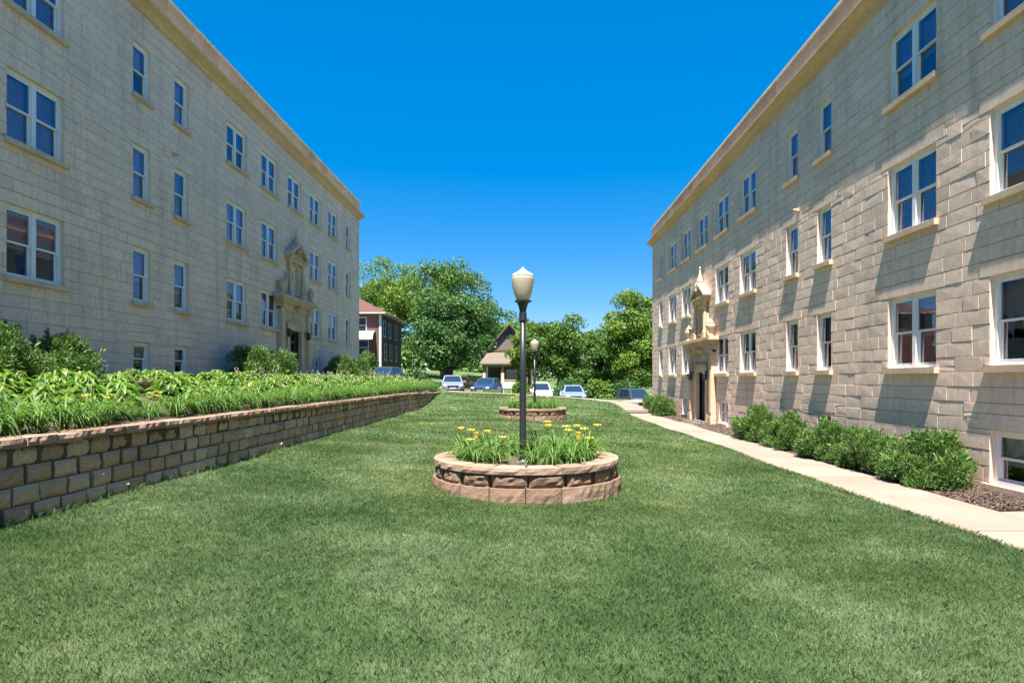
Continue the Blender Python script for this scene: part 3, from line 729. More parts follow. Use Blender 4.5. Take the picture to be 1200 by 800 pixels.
# ------------------------------------------------------------------ lamp posts
def lamp(label):
    root = empty('lamp_post', (0, 0, 0), 0, label, 'lamp post', 'acorn lamp posts standing in the planters')
    p = MB(); p.lathe((0, 0, 0), [(.062, .0), (.060, .35), (.055, 1.4), (.05, 2.52)], 18); p.build('pole', M['black'], root, True)
    b = MB(); b.lathe((0, 0, -.05), [(.11, 0), (.11, .06), (.075, .10), (.072, .16)], 18); b.build('base', M['black'], root)
    c = MB(); c.lathe((0, 0, 2.42), [(.064, 0), (.066, .02), (.066, .13), (.060, .15)], 18); c.build('collar', M['black'], root)
    f = MB(); f.lathe((0, 0, 2.57), [(.055, 0), (.062, .05), (.075, .10), (.10, .16), (.135, .175), (.14, .20), (.10, .21)], 20); f.build('fitter', M['black'], root)
    for k in range(3):
        a = 2*math.pi*k/3+.3; s = MB(); s.tube([(.10*math.cos(a), .10*math.sin(a), 2.765), (.155*math.cos(a), .155*math.sin(a), 2.765)], [.012, .016], 8); s.build('thumb_screw', M['black'], root)
    g = MB(); g.lathe((0, 0, 2.77), [(.095, 0), (.118, .03), (.146, .10), (.172, .20), (.190, .30), (.197, .37), (.193, .41)], 28); go = g.build('globe', M['globe'], root, True)
    r = MB(); r.lathe((0, 0, 3.178), [(.195, 0), (.196, .012), (.182, .035), (.145, .062), (.105, .082), (.068, .105), (.042, .13), (.02, .15), (.010, .165), (0, .17)], 28); r.build('cap', M['lamp_cap'], go, True)
    l = MB(); l.lathe((0, 0, 2.80), [(.03, 0), (.045, .1), (.05, .2), (.03, .28)], 12); l.build('bulb', M['white_paint'], go, True)
    return root
lp = lamp('tall black lamp post with frosted acorn globe rising from the near planter'); lp.location = (-.06, 10.5, -1.36); lp.scale = (.95, .95, .955)
l2 = copy_tree(lp); l2.location = (.36, 28.4, -1.42); l2['label'] = 'distant black lamp post with acorn globe rising from the farther planter'

# ------------------------------------------------------------------ plants: meshes
def blade_leaf(mb, base, ang, L, W, rise, arch, tint, heart=False, n=5):
    """one arching leaf: strip of 3 verts per station"""
    d = Vector((math.cos(ang), math.sin(ang), 0)); s = Vector((-d.y, d.x, 0)); vs = []
    for k in range(n+1):
        t = k/n
        p = Vector(base) + d*(L*(t*.85 + .15*t*t)) + Vector((0, 0, rise*(1-(1-t)**2)*1.0 - arch*t**2.4))
        if heart: w = W*(math.sin(math.pi*min(1, (t*.80+.14)**.8))**.75) if t < 1 else 0.004
        else: w = W*(1-t**2.5)*(.7+.3*math.sin(math.pi*t)) + .002
        c = .25 if heart else .35
        vs += [p - s*w/2 + Vector((0, 0, w*c)), p, p + s*w/2 + Vector((0, 0, w*c))]
    fs = []
    for k in range(n):
        a = k*3; fs += [(a, a+1, a+4, a+3), (a+1, a+2, a+5, a+4)]
    mb.faces(vs, fs, tint)
def hosta_mesh(seed, R_=.5, spikes=0, sc=1.0):
    random.seed(seed); m = MB(); m2 = MB()
    n = 64
    for k in range(n):
        t = k/n; a = k*2.399+random.uniform(-.3, .3)
        L = (.13+.17*t)*sc*random.uniform(.8, 1.25); st = .05+.22*t*random.uniform(.7, 1.1)
        h = (.42-.30*t)*sc*random.uniform(.85, 1.15)
        b = (math.cos(a)*st*R_/.5, math.sin(a)*st*R_/.5, h)
        tint = random.random()
        blade_leaf(m, b, a+random.uniform(-.35, .35), L, L*random.uniform(.42,.6), .02+.08*(1-t), .04+.22*random.random(), tint, True, 4)
        if k % 3 == 0: m.tube([(0, 0, 0), b], [.008, .005], 4, .2)
    me = m.mesh('foliage', M['hosta'], True)
    sp = None
    if spikes:
        s = MB()
        for k in range(spikes):
            a = random.uniform(0, 6.28); x, y = .18*math.cos(a), .18*math.sin(a); hh = random.uniform(.62, .85)*sc
            tip = (x*1.9, y*1.9, hh)
            s.cur = 1; s.tube([(x*.3, y*.3, .1), (x*1.4, y*1.4, hh*.65), tip], [.005, .004, .003], 4)
            s.cur = 0
            for q in range(9):
                tt = .66+.34*q/9; p = Vector((x*.3, y*.3, .1)).lerp(Vector(tip), tt); aa = random.uniform(0, 6.28)
                blade_leaf(s, p, aa, .05, .022, -.005, .02, random.random(), False, 2)
        sp = s.mesh('flower_spike', [M['lilac'], M['stem']])
    return me, sp
def daylily_mesh(seed, n=60, L=.62):
    random.seed(seed); m = MB()
    for k in range(n):
        a = random.uniform(0, 6.28); r = random.uniform(0, .10); l = L*random.uniform(.6, 1.15)
        blade_leaf(m, (r*math.cos(a), r*math.sin(a), 0), a+random.uniform(-.5, .5), l*random.uniform(.5, 1.0), random.uniform(.016, .030), l*random.uniform(.6, 1.0), l*random.uniform(.25, .95), random.random(), False, 6)
    return m.mesh('foliage', M['daylily'], True)
def lily_flower(h, a, r, sc=1.0, closed=False):
    m = MB(); p = Vector((r*math.cos(a), r*math.sin(a), h)); m.cur = 1
    m.tube([(0, 0, .05), (p.x*.4, p.y*.4, h*.55), tuple(p)], [.007, .006, .004], 5, .5); m.cur = 0
    for k in range(6): blade_leaf(m, p, a+k*1.047, (.078 if not closed else .04)*sc, .055*sc, .10*sc, .035*sc if not closed else -.02, random.random(), False, 3)
    m.cur = 1
    for k in range(2): blade_leaf(m, p-Vector((0, 0, .02)), a+random.uniform(-2, 2), .05, .012, .05, 0, .8, False, 2)
    return m.mesh('flower', [M['yellow'], M['stem']])
HOSTA = [hosta_mesh(50+k, .5, (0, 0, 0, 3, 5)[k], (1.0, .9, 1.1, .95, .95)[k]) for k in range(5)]
LILY = [daylily_mesh(70+k, 70) for k in range(4)]
FLOW = [lily_flower((.34,.46,.53,.39,.55,.43)[k], 1.3*k, .10+.03*k, 1.0+.1*(k % 2), k == 3) for k in range(6)]

def put_hosta(x, y, z, v, sc):
    me, sp = HOSTA[v]
    lab = {True: 'hosta clump carrying pale lilac flower spikes above broad green leaves in the left bed', False: 'hosta clump of broad yellow green leaves without flowers in the left bed'}[sp is not None]
    o = empty('hosta', (x, y, z), random.uniform(0, 6.28), lab, 'plant', 'flowering hosta clumps in the left bed' if sp else 'leafy hosta clumps in the left bed')
    o.scale = (sc, sc, sc)
    link('foliage', me, o)
    if sp: link('flower_spike', sp, o)
def put_lily(x, y, z, v, sc, flowers, lab, group, rz=None):
    o = empty('daylily', (x, y, z), random.uniform(0, 6.28) if rz is None else rz, lab, 'plant', group); o.scale = (sc, sc, sc)
    link('foliage', LILY[v % 4], o)
    for f in flowers: link('flower', FLOW[f], o)
random.seed(101)
def in_gap(x, y):     # open patch in front of the low inner wall
    return 9.8 < y < 14.2 and -8.0 < x < -6.5 and abs(x/y + 0.60) < .034
cnt = 0
yy = 5.2
while yy < 43:
    for j in range(5):
        xx = -6.62 - j*.66 + random.uniform(-.15, .15); y_ = yy + random.uniform(-.25, .25)
        if in_gap(xx, y_): continue
        if j == 4 and (random.random() < .4): continue
        v = random.choice((0, 1, 2)) if (y_ < 17 or random.random() < .5) else random.choice((0, 2, 3, 4))
        if -9.9 < xx: put_hosta(xx, y_, float(bed_h(xx)) if y_ < 40.5 else h1(xx, y_), v, random.uniform(.72, 1.0)); cnt += 1
    yy += .76
yy = 4.6
while yy < 43:
    fl = []
    gy_ = in_gap(-6.9, yy*6.9/6.1)
    put_lily(-6.06+random.uniform(-.16, .12), yy, float(bed_h(-6.1)), random.randrange(4), random.uniform(.5, .6) if gy_ else random.uniform(.8, 1.08), fl, 'flowerless daylily clump of arching strap leaves along the top of the block wall', 'flowerless daylily clumps along the wall')
    yy += random.uniform(.30, .44)
yl = ['daylily clump with yellow flowers nearest the left edge of the wall', 'daylily clump with three yellow flowers behind the wall cap', 'daylily clump with yellow flowers beside the low inner wall', 'daylily clump with one deep yellow bloom in the middle of the bed', 'yellow flowered daylily clump halfway along the left wall', 'farthest yellow flowered daylily clump on the left wall']
for (px, py, fl), lb in zip([(98, 476, (0, 2, 4)), (132, 476, (1, 2)), (182, 458, (2, 4, 1)), (228, 470, (1, 3)), (300, 463, (0, 2)), (385, 456, (0, 1, 5))], yl):
    X = -6.28; Y = 750*6.28/(617-px)
    put_lily(X, Y, float(bed_h(X)), random.randrange(4), .62, fl, lb, 'yellow flowered daylilies in the left bed')
# daylilies in the planters
def ring_lilies(c, spots, where):
    for (a, r, sc, fl, lb) in spots:
        x, y = c[0]+r*math.cos(R(a)), c[1]+r*math.sin(R(a))
        put_lily(x, y, c[2]+.40, random.randrange(4), sc*1.3, fl, lb, 'daylilies in the %s planter' % where)
nr = 'near'
plain_l = 'green daylily clump without open flowers in the near planter'
ring_lilies(PL1, [
    (185, 1.0, .70, (0, 2), 'daylily with yellow blooms at the left edge of the near planter'), (215, .98, .62, (), plain_l), (160, .95, .72, (1,), 'daylily with a yellow bloom at the back left of the near planter'),
    (178, .66, .70, (3,), 'daylily with a half closed bud left of the near lamp pole'), (205, .58, .66, (4, 5), 'daylily with two yellow blooms left of the near lamp pole'), (130, .8, .72, (), plain_l), (108, .9, .66, (), plain_l),
    (75, .9, .72, (), plain_l), (48, .85, .76, (1, 4), 'tall yellow flowered daylily behind and right of the near lamp pole'), (20, .55, .74, (2, 5), 'daylily with two yellow blooms just right of the near lamp pole'),
    (330, .62, .72, (), plain_l), (300, .80, .66, (), plain_l), (345, .95, .76, (0, 3), 'daylily with yellow blooms at the front right of the near planter'), (8, 1.0, .74, (1, 2, 4), 'daylily with several yellow blooms at the right edge of the near planter'),
    (315, .98, .66, (), plain_l), (28, 1.0, .70, (), plain_l), (282, .55, .6, (), plain_l)], nr)
ring_lilies(PL2, [
    (a, r_, .8, fl, 'daylily with yellow blooms in the farther planter' if fl else 'green daylily clump in the farther planter, no blooms') for (a, r_, fl) in
    ((180, .9, ()), (215, .9, (0, 1)), (240, .8, ()), (200, .5, (2,)), (270, .6, (4,)), (300, .85, ()), (330, .9, (1,)), (0, .9, ()), (20, .6, ()), (150, .8, (0,)), (60, .8, ()), (100, .7, ()))], 'farther')
gv = MB()
for k in range(70):
    a = R(random.uniform(222, 262)); r = random.uniform(.86, 1.12); s = random.uniform(.015, .035)
    gv.lathe((PL1[0]+r*math.cos(a), PL1[1]+r*math.sin(a), PL1[2]+.37), [(s*.6, 0), (s, s*.5), (s*.5, s)], 6)
tag(gv.build('pebbles', M['gravel']), kind='stuff')

# ------------------------------------------------------------------ shrubs
def shrub_mesh(seed, rx, ry, rz, n, L, W, shoots=0.5):
    g = np.random.default_rng(seed)
    nc = 26; cc = unit(g.normal(0, 1, (nc, 3))); cc[:, 2] = np.abs(cc[:, 2])*1.0
    cc = cc*np.array([rx, ry, rz])*g.uniform(.45, .78, (nc, 1)); cr = g.uniform(.26, .42, nc)*min(rx, rz)*1.15
    i = g.integers(0, nc, n); d = unit(g.normal(0, 1, (n, 3))); d[:, 2] = d[:, 2]*.8+.25; d = unit(d)
    P = cc[i] + d*(cr[i]*g.uniform(.65, 1.08, n))[:, None]
    P[:, 2] = np.maximum(P[:, 2], .04+.05*g.random(n)) 
    # upright shoots standing out of the outline
    ns = int(n*shoots*.3)
    if ns:
        j = g.integers(0, nc, 90); sd = unit(g.normal(0, 1, (90, 3))); sd[:, 2] = np.abs(sd[:, 2])+.5; sd = unit(sd)
        k = g.integers(0, 90, ns); t = g.uniform(.8, 1.35, ns)
        Q = cc[j[k]] + sd[k]*(cr[j[k]]*t)[:, None] + g.normal(0, .018, (ns, 3)); P = np.concatenate([P, Q]); d = np.concatenate([d, sd[k]])
    m = len(P)
    global rng
    keep = rng; rng = g
    spiky = L < .13
    V, F = leaf_cloud(P, d + (np.array([0, 0, .35]) if spiky else 0), L*(1.35 if spiky else 1)*g.uniform(.6, 1.3, m), W*(.85 if spiky else 1)*g.uniform(.7, 1.3, m), .55 if spiky else .8, .1, spiky); rng = keep
    hgt = np.clip(P[:, 2]/(rz*1.1), 0, 1)
    tint = np.clip(g.random(m)*.75 + .25*(np.arange(m) >= n), 0, 1)
    return np_mesh('foliage', V, F, tint, M['yew'])
def shrub(x, y, z, rx, ry, rz, n, L, W, seed, label, name='yew_shrub', cat='shrub', group=None, mat=None):
    root = empty(name, (x, y, z), 0, label, cat, group)
    me = shrub_mesh(seed, rx, ry, rz, n, L, W)
    if mat: me.materials[0] = mat
    link('foliage', me, root)
    s = MB(); random.seed(seed)
    for k in range(7):
        a = random.uniform(0, 6.28); s.tube([(.05*math.cos(a), .05*math.sin(a), -.05), (rx*.35*math.cos(a), ry*.35*math.sin(a), rz*.4), (rx*.6*math.cos(a), ry*.6*math.sin(a), rz*.75)], [.022, .015, .006], 5)
    s.build('stem', M['bark'], root)
    return root
GR = 'yew shrubs along the right building'
shrub(7.38, 11.8, -1.93, .70, 1.2, 1.06, 21000, .075, .022, 1, 'nearest bright yew shrub at the right building, beside the basement window', group=GR)
shrub(7.38, 13.6, -1.93, .68, 1.35, 1.0, 20000, .075, .022, 2, 'second yew shrub from the near end of the right row', group=GR)
shrub(7.38, 15.6, -1.93, .68, 1.4, 1.06, 19000, .075, .022, 3, 'third yew shrub from the near end of the right row', group=GR)
shrub(7.36, 17.8, -1.93, .68, 1.55, 1.12, 17000, .08, .024, 4, 'fourth yew shrub of the right row, darker and fuller', group=GR)
shrub(7.36, 20.5, -1.93, .66, 1.45, 1.18, 13000, .085, .026, 5, 'last yew shrub of the right row, before the bare mulch near the door', group=GR)
shrub(7.30, 34.2, -1.9, .65, 1.5, 1.15, 8000, .10, .035, 6, 'yew shrub past the right entrance by the far end of the path', group=GR)
shrub(7.35, 37.0, -1.85, .65, 1.3, 1.10, 7000, .10, .035, 8, 'farthest yew shrub at the corner of the right building', group=GR)
GL = 'yew shrubs along the left building'
shrub(-9.9, 11.7, -.1, .95, 1.2, 1.22, 17000, .085, .026, 11, 'large dark yew shrub at the left edge of the photo against the left building', group=GL)
shrub(-9.85, 13.3, -.1, .85, .95, 1.12, 14000, .085, .026, 12, 'dark yew shrub just right of the largest one against the left building', group=GL)
shrub(-9.8, 22.6, -.08, .9, 1.0, 1.62, 9000, .10, .03, 13, 'upright yew shrub left of the left entrance', group=GL)
shrub(-9.7, 24.9, -.08, .9, 1.4, 1.5, 10000, .10, .03, 14, 'bright rounded yew shrub beside the left entrance door', group=GL)
shrub(-9.7, 33.4, -.08, .9, 1.5, 1.4, 9000, .11, .035, 15, 'yew shrub right of the left entrance', group=GL)
shrub(-9.5, 36.2, -.08, .9, 1.4, 1.35, 8000, .11, .035, 16, 'yew shrub at the far corner of the left building', group=GL)

# ------------------------------------------------------------------ trees
def tree(name, px, Y, top_y, rad, label, mat, seed, n=16000, base=None, crown_lo=None, squash=1.0, leaf=.34, nc=60, shape='round', group='trees beyond the street'):
    X = (px-617)*Y/750; z0 = h1(X, Y)-.05 if base is None else base
    top = (444-top_y)*Y/750; Ht = top-z0
    root = empty(name, (X, Y, z0), 0, label, 'tree', group)
    g = np.random.default_rng(seed)
    lo = Ht*.10 if crown_lo is None else crown_lo*.6
    cz = (Ht+lo)/2; hz = (Ht-lo)/2
    c = unit(g.normal(0, 1, (nc, 3))); rr = g.uniform(.35, .86, (nc, 1))
    if shape == 'cone':
        t = g.random(nc)**.8; a = g.uniform(0, 6.28, nc); w = (1-t*.93)*rad*.8*np.sqrt(g.random(nc))
        cc = np.stack([w*np.cos(a), w*np.sin(a), lo+(Ht-lo)*t*.97], -1); cr = (.18+.22*(1-t))*rad*g.uniform(.8, 1.2, nc)
    else:
        cc = c*rr*np.array([rad, rad, hz])
        # broad below, rounder above, with lobes
        cc[:, :2] *= (1.0 + .18*np.sin(np.arctan2(c[:, 1], c[:, 0])*3+seed))[:, None]
        cc[:, 2] += cz; cr = g.uniform(.18, .34, nc)*rad
    cr = np.minimum(cr, np.maximum(Ht-cc[:, 2], .3))
    i = g.integers(0, nc, n); d = unit(g.normal(0, 1, (n, 3))); d[:, 2] = d[:, 2]*.85+.22; d = unit(d)
    P = cc[i] + d*(cr[i]*g.uniform(.55, 1.12, n)**.9)[:, None]*np.array([1, 1, .8])
    global rng
    keep = rng; rng = g
    V, F = leaf_cloud(P, d, leaf*g.uniform(.6, 1.35, n), leaf*.6*g.uniform(.7, 1.3, n), .7, .2); rng = keep
    tint = np.clip(g.random(n)*.7 + g.random(nc)[i]*.35 - .03, 0, 1)
    link('crown', np_mesh('crown', V, F, tint, mat), root)
    t = MB(); random.seed(seed); r0 = max(.14, rad*.06)
    t.tube([(0, 0, -.2), (.05, 0, Ht*.2), (-.08, .05, Ht*.45), (.05, 0, Ht*.8)], [r0*1.3, r0, r0*.7, r0*.2], 10)
    for k in range(14):
        q = cc[int(g.integers(0, nc))]; s_ = (0, 0, max(Ht*.16, q[2]*.45)); mid = (q[0]*.4, q[1]*.4, s_[2]*.5+q[2]*.5)
        t.tube([s_, mid, tuple(q)], [r0*.42, r0*.25, r0*.06], 6)
    t.build('trunk', M['bark'], root)
    return root
tree('broadleaf_tree', 452, 88, 297, 6.2, 'tall pale green tree behind the brick house', M['leaf_bright'], 201, 20000, squash=1, nc=75)
tree('broadleaf_tree', 520, 82, 297, 6.6, 'tallest broad tree with airy crown, behind the dense rounded one', M['leaf_mid'], 202, 22000, nc=80)
tree('broadleaf_tree', 527, 66, 334, 4.9, 'dense rounded dark green tree in front, right of the brick house', M['leaf_deep'], 203, 26000, crown_lo=1.2, leaf=.28, nc=80)
tree('broadleaf_tree', 568, 96, 350, 5.0, 'lower tree filling behind the bungalow, left of its gable', M['leaf_deep'], 208, 12000, crown_lo=.8)
tree('broadleaf_tree', 620, 70.5, 374, 2.6, 'yellow green tree close to the right side of the bungalow behind the lamps', M['leaf_bright'], 204, 11000, crown_lo=1.0, leaf=.26, nc=50)
tree('broadleaf_tree', 606, 108, 368, 5.6, 'pale tree top showing behind the bungalow roof', M['leaf_bright'], 209, 11000, crown_lo=1)
tree('broadleaf_tree', 655, 69, 362, 3.9, 'pointed mid green tree right of the lamps, above the white car', M['leaf_mid'], 205, 17000, crown_lo=.6, leaf=.26, nc=70)
tree('broadleaf_tree', 686, 76, 384, 3.9, 'lower spreading tree between the pointed tree and the right corner tree', M['leaf_mid'], 206, 14000, crown_lo=.6, leaf=.27)
tree('broadleaf_tree', 748, 67, 330, 4.0, 'big yellow topped tree against the corner of the right building', M['leaf_bright'], 207, 26000, crown_lo=.6, leaf=.28, nc=85)
tree('broadleaf_tree', 716, 72, 388, 3.0, 'dark lower tree left of the big right corner tree', M['leaf_deep'], 210, 13000, crown_lo=.5, leaf=.27)
tree('broadleaf_tree', 800, 76, 322, 5.0, 'tree mostly hidden by the corner of the right building', M['leaf_mid'], 211, 14000, crown_lo=.5)
tree('broadleaf_tree', 400, 96, 330, 6.0, 'tree mostly hidden behind the left building corner', M['leaf_mid'], 212, 12000)
# far woods that close the horizon as one mass
n = 42000; wx = rng.uniform(-120, 120, n); wy = 128+rng.uniform(0, 14, n)
wt = 8.2+2.4*np.sin(wx*.11)+1.6*np.sin(wx*.29+1)+rng.uniform(-.8, .8, n)
P = np.stack([wx, wy, rng.uniform(-2, 1, n)*0 + (-1.5+(wt+1.5)*rng.random(n)**.7)], -1)
V, F = leaf_cloud(P, np.tile([0, -.5, .6], (n, 1)), rng.uniform(.7, 1.4, n), rng.uniform(.5, .9, n), .6)
tag(link('far_woods', np_mesh('far_woods', V, F, rng.random(n), M['leaf_mid'])), kind='stuff')
GF = 'garden shrubs beyond the street'
for k, (px, Y, top, rx, ry, lb, mt) in enumerate([(433, 58, 405, 1.25, 1.0, 'rounded green shrub under the bay window of the brick house', 'leaf_mid'),
        (421, 56, 420, 1.0, .9, 'small light green shrub at the corner of the left building by the street', 'leaf_bright'),
        (487, 60, 431, 1.6, 1.0, 'dark shrub between the brick house and the dense tree', 'leaf_deep'),
        (705, 63.5, 438, 1.6, 1.0, 'pale arching shrub on the bank left of the right corner car', 'leaf_bright'),
        (668, 63, 441, 2.0, .9, 'dark spreading shrub behind the blue glassed car', 'leaf_deep'),
        (735, 63, 441, 1.8, .9, 'dark shrub under the big right corner tree', 'leaf_deep'),
        (610, 63, 445, 1.2, .8, 'low dark shrub in front of the bungalow porch', 'leaf_mid')]):
    X = (px-617)*Y/750; z = h1(X, Y)-.05
    shrub(X, Y, z, rx, ry, max(.5, ((444-top)*Y/750-z)*.92), 5000, .24, .14, 300+k, lb, 'garden_shrub', 'shrub', GF, M[mt])

# ------------------------------------------------------------------ houses
def gable_roof(mb, x0, x1, y0, y1, z0, z1, oh=.4, th=.18):
    xm = (x0+x1)/2
    for sg, xe in ((-1, x0-oh), (1, x1+oh)):
        k = (z1-z0)/((x1-x0)/2); ze = z0-oh*k
        q = [(xe, y0-oh, ze), (xm, y0-oh, z1), (xm, y1+oh, z1), (xe, y1+oh, ze)]
        up = [(x, y, z+th) for x, y, z in q]
        mb.faces(q+up, [(0,1,2,3),(4,7,6,5),(0,4,5,1),(1,5,6,2),(2,6,7,3),(3,7,4,0)])
def house_window(root, p, w, h, axis, mat_frame=None, name='window'):
    """window in a wall facing -y (axis 'y') or +x (axis 'x')"""
    f = MB(); g = MB(); t = .07
    def b(m, a0, a1, z0, z1, d0, d1):
        if axis == 'y': m.box((a0, -d1, z0), (a1, -d0, z1))
        else: m.box((d0, a0, z0), (d1, a1, z1))
    b(f, -w/2, -w/2+t, 0, h, 0, .06); b(f, w/2-t, w/2, 0, h, 0, .06); b(f, -w/2+t, w/2-t, 0, t, 0, .058); b(f, -w/2+t, w/2-t, h-t, h, 0, .058); b(f, -w/2+t, w/2-t, h/2-.03, h/2+.03, 0, .056)
    b(f, -w/2-.06, w/2+.06, -.1, -.003, 0, .1)
    b(g, -w/2+t, w/2-t, t, h/2-.03, 0, .02); b(g, -w/2+t, w/2-t, h/2+.03, h-t, 0, .02)
    o = f.build(name, mat_frame or M['white_paint'], root, loc=p); g.build('pane', M['carglass'], o)
# brick house, seen on its front and its shaded side
bx0, bx1, by0, by1 = -23.0, -14.0, 61.5, 71.5
zb = h1(-16, 61.5); bh = empty('brick_house', (0, 0, 0), 0, 'dark red brick house with red hip roof and white awning at the left', 'house')
bh.location = (bx1, by0, zb); ol = Vector(bh.location)
def L(x, y, z): return (x-ol.x, y-ol.y, z-ol.z)
m = MB(); m.box(L(bx0, by0, zb-.5), L(bx1, by1, 6.35)); m.build('wall', M['brick'], bh)
m = MB(); e = .55; ez = 6.36; rz_ = 8.6
q = [L(bx0-e, by0-e, ez), L(bx1+e, by0-e, ez), L(bx1+e, by1+e, ez), L(bx0-e, by1+e, ez), L(bx0+3.5, (by0+by1)/2, rz_), L(bx1-3.8, (by0+by1)/2, rz_)]
m.faces(q, [(0,1,5,4),(1,2,5),(2,3,4,5),(3,0,4)]); m.build('roof', M['roof_red'], bh)
m = MB(); m.box(L(bx0-e-.03, by0-e-.03, 6.26), L(bx1+e+.03, by1+e+.03, 6.355)); m.build('eave', M['white_paint'], bh)
m = MB(); m.box(L(bx1-.16, by0-.06, zb), L(bx1+.06, by0+.12, 6.19)); m.build('downspout', M['white_paint'], bh)
for xx in (-15.9, -18.6): house_window(bh, L(xx, by0-.002, 4.35), 1.1, 1.6, 'y')
for yy in (62.9, 65.4, 68.4): house_window(bh, L(bx1+.002, yy, 4.2), .95, 1.5, 'x')
for yy in (63.4, 66.0, 68.6): house_window(bh, L(bx1+.002, yy, 1.9), .95, 1.6, 'x')
for yy in (65.5, 68.4): house_window(bh, L(bx1+.002, yy, .35), .9, .8, 'x')
house_window(bh, L(-16.3, by0-.002, 2.3), 2.3, 1.45, 'y')
m = MB(); nn = 10                                        # bowed white awning over the bay
for k in range(nn):
    t0, t1 = math.pi/2*k/nn, math.pi/2*(k+1)/nn
    m.poly([L(-17.9, by0-1.2*math.sin(t0), 3.85+.75*math.cos(t0)), L(-14.5, by0-1.2*math.sin(t0), 3.85+.75*math.cos(t0)), L(-14.5, by0-1.2*math.sin(t1), 3.85+.75*math.cos(t1)), L(-17.9, by0-1.2*math.sin(t1), 3.85+.75*math.cos(t1))])
m.box(L(-17.9, by0-1.22, 3.74), L(-14.5, by0-1.19, 3.85)); m.build('awning', M['white_paint'], bh)
# bungalow with a gable, porch and attic vent
BY = 76.0; bxc = (597-617)*BY/750; zb = h1(bxc, BY)
bg_ = empty('bungalow', (bxc, BY, zb), 0, 'taupe gabled bungalow with cream porch behind the parked cars', 'house')
m = MB(); hw = 2.7; ev = 4.3; ap = (444-379)*BY/750 - zb
v = [(-hw, 0, -.4), (hw, 0, -.4), (hw, 0, ev), (0, 0, ap-.2), (-hw, 0, ev), (-hw, 9, -.4), (hw, 9, -.4), (hw, 9, ev), (0, 9, ap-.2), (-hw, 9, ev)]
m.faces(v, [(0,1,2,3,4),(5,9,8,7,6),(0,4,9,5),(1,6,7,2)]); m.build('wall', M['siding'], bg_)
m = MB(); gable_roof(m, -hw, hw, 0, 9, ev, ap-.18, .45); m.build('roof', M['roof_tan'], bg_)
m = MB()
for sg in (-1, 1):
    k = (ap-.18-ev)/hw; q = [(sg*(hw+.47), -.47, ev-.47*k-.03), (0, -.47, ap-.2), (0, -.47, ap+.02), (sg*(hw+.47), -.47, ev-.47*k+.19)]
    m.faces(q+[(x, y+.03, z) for x, y, z in q], [(0,1,2,3),(4,7,6,5),(0,4,5,1),(1,5,6,2),(2,6,7,3),(3,7,4,0)])
m.box((-hw+.3, -.06, ev-.08), (hw-.3, -.002, ev+.10)); m.build('bargeboard', M['fence_wood'], bg_)
m = MB(); nn = 8; pts = [(-.28, 0)] + [(-.28*math.cos(math.pi*k/nn), .55+.3*math.sin(math.pi*k/nn)) for k in range(nn+1)] + [(.28, 0)]
m.faces([(x, -.05, ap-1.75+z) for x, z in pts] + [(x, -.002, ap-1.75+z) for x, z in pts], [tuple(range(len(pts)))] + [(i, i+1, i+1+len(pts), i+len(pts)) for i in range(len(pts)-1)]); m.build('attic_vent', M['door_dark'], bg_)
m = MB()                                                  # porch under a shed roof
q = [(-3.3, -3.5, 2.55), (2.1, -3.5, 2.55), (1.6, -.003, 3.95), (-2.6, -.003, 3.95)]
m.faces(q+[(x, y, z+.14) for x, y, z in q], [(3,2,1,0),(4,5,6,7),(0,1,5,4),(1,2,6,5),(2,3,7,6),(3,0,4,7)]); m.build('porch_roof', M['roof_tan'], bg_)
m = MB(); m.box((-3.0, -3.1, 2.3), (1.9, -2.9, 2.62)); m.build('porch_beam', M['cream'], bg_)
for xx in (-2.8, -.7, 1.6):
    m = MB(); m.faces([(xx-.22, -3.15, -.4), (xx+.22, -3.15, -.4), (xx+.22, -2.75, -.4), (xx-.22, -2.75, -.4), (xx-.15, -3.1, 2.3), (xx+.15, -3.1, 2.3), (xx+.15, -2.8, 2.3), (xx-.15, -2.8, 2.3)], [(3,2,1,0),(4,5,6,7),(0,1,5,4),(1,2,6,5),(2,3,7,6),(3,0,4,7)]); m.build('porch_post', M['cream'], bg_)
m = MB(); m.box((-.45, -3.05, -.4), (1.36, -2.85, .75)); m.box((-.5, -3.1, .752), (1.37, -2.8, .85)); m.build('porch_wall', M['cream'], bg_)
m = MB(); m.box((-2.3, -.06, -.2), (-1.4, -.003, 1.9)); m.build('door', M['door_dark'], bg_)
house_window(bg_, (.3, -.003, .9), 1.5, 1.2, 'y')
# pale house half hidden behind the middle trees, and a dark roofed one farther off
Y = 92; xc = (690-617)*Y/750; zb = h1(xc, Y)
hs2 = empty('pale_house', (xc, Y, zb), 0, 'pale house almost hidden behind the middle trees, its dark roof and chimney just showing', 'house')
m = MB(); hw = 3.4; ap = (444-396)*Y/750-zb; ev = ap-2.2
v = [(-hw, 0, -.4), (hw, 0, -.4), (hw, 0, ev), (0, 0, ap-.2), (-hw, 0, ev), (-hw, 9, -.4), (hw, 9, -.4), (hw, 9, ev), (0, 9, ap-.2), (-hw, 9, ev)]
m.faces(v, [(0,1,2,3,4),(5,9,8,7,6),(0,4,9,5),(1,6,7,2)]); m.build('wall', M['white_paint'], hs2)
m = MB(); gable_roof(m, -hw, hw, 0, 9, ev, ap-.18, .4); ro = m.build('roof', M['asphalt'], hs2)
m = MB(); m.box((.25, 2, ap-.8), (.95, 2.7, ap+.7)); m.build('chimney', M['brick'], ro)
house_window(hs2, (-1.2, -.002, 1.0), 1.1, 1.4, 'y'); house_window(hs2, (1.2, -.002, 1.0), 1.1, 1.4, 'y')
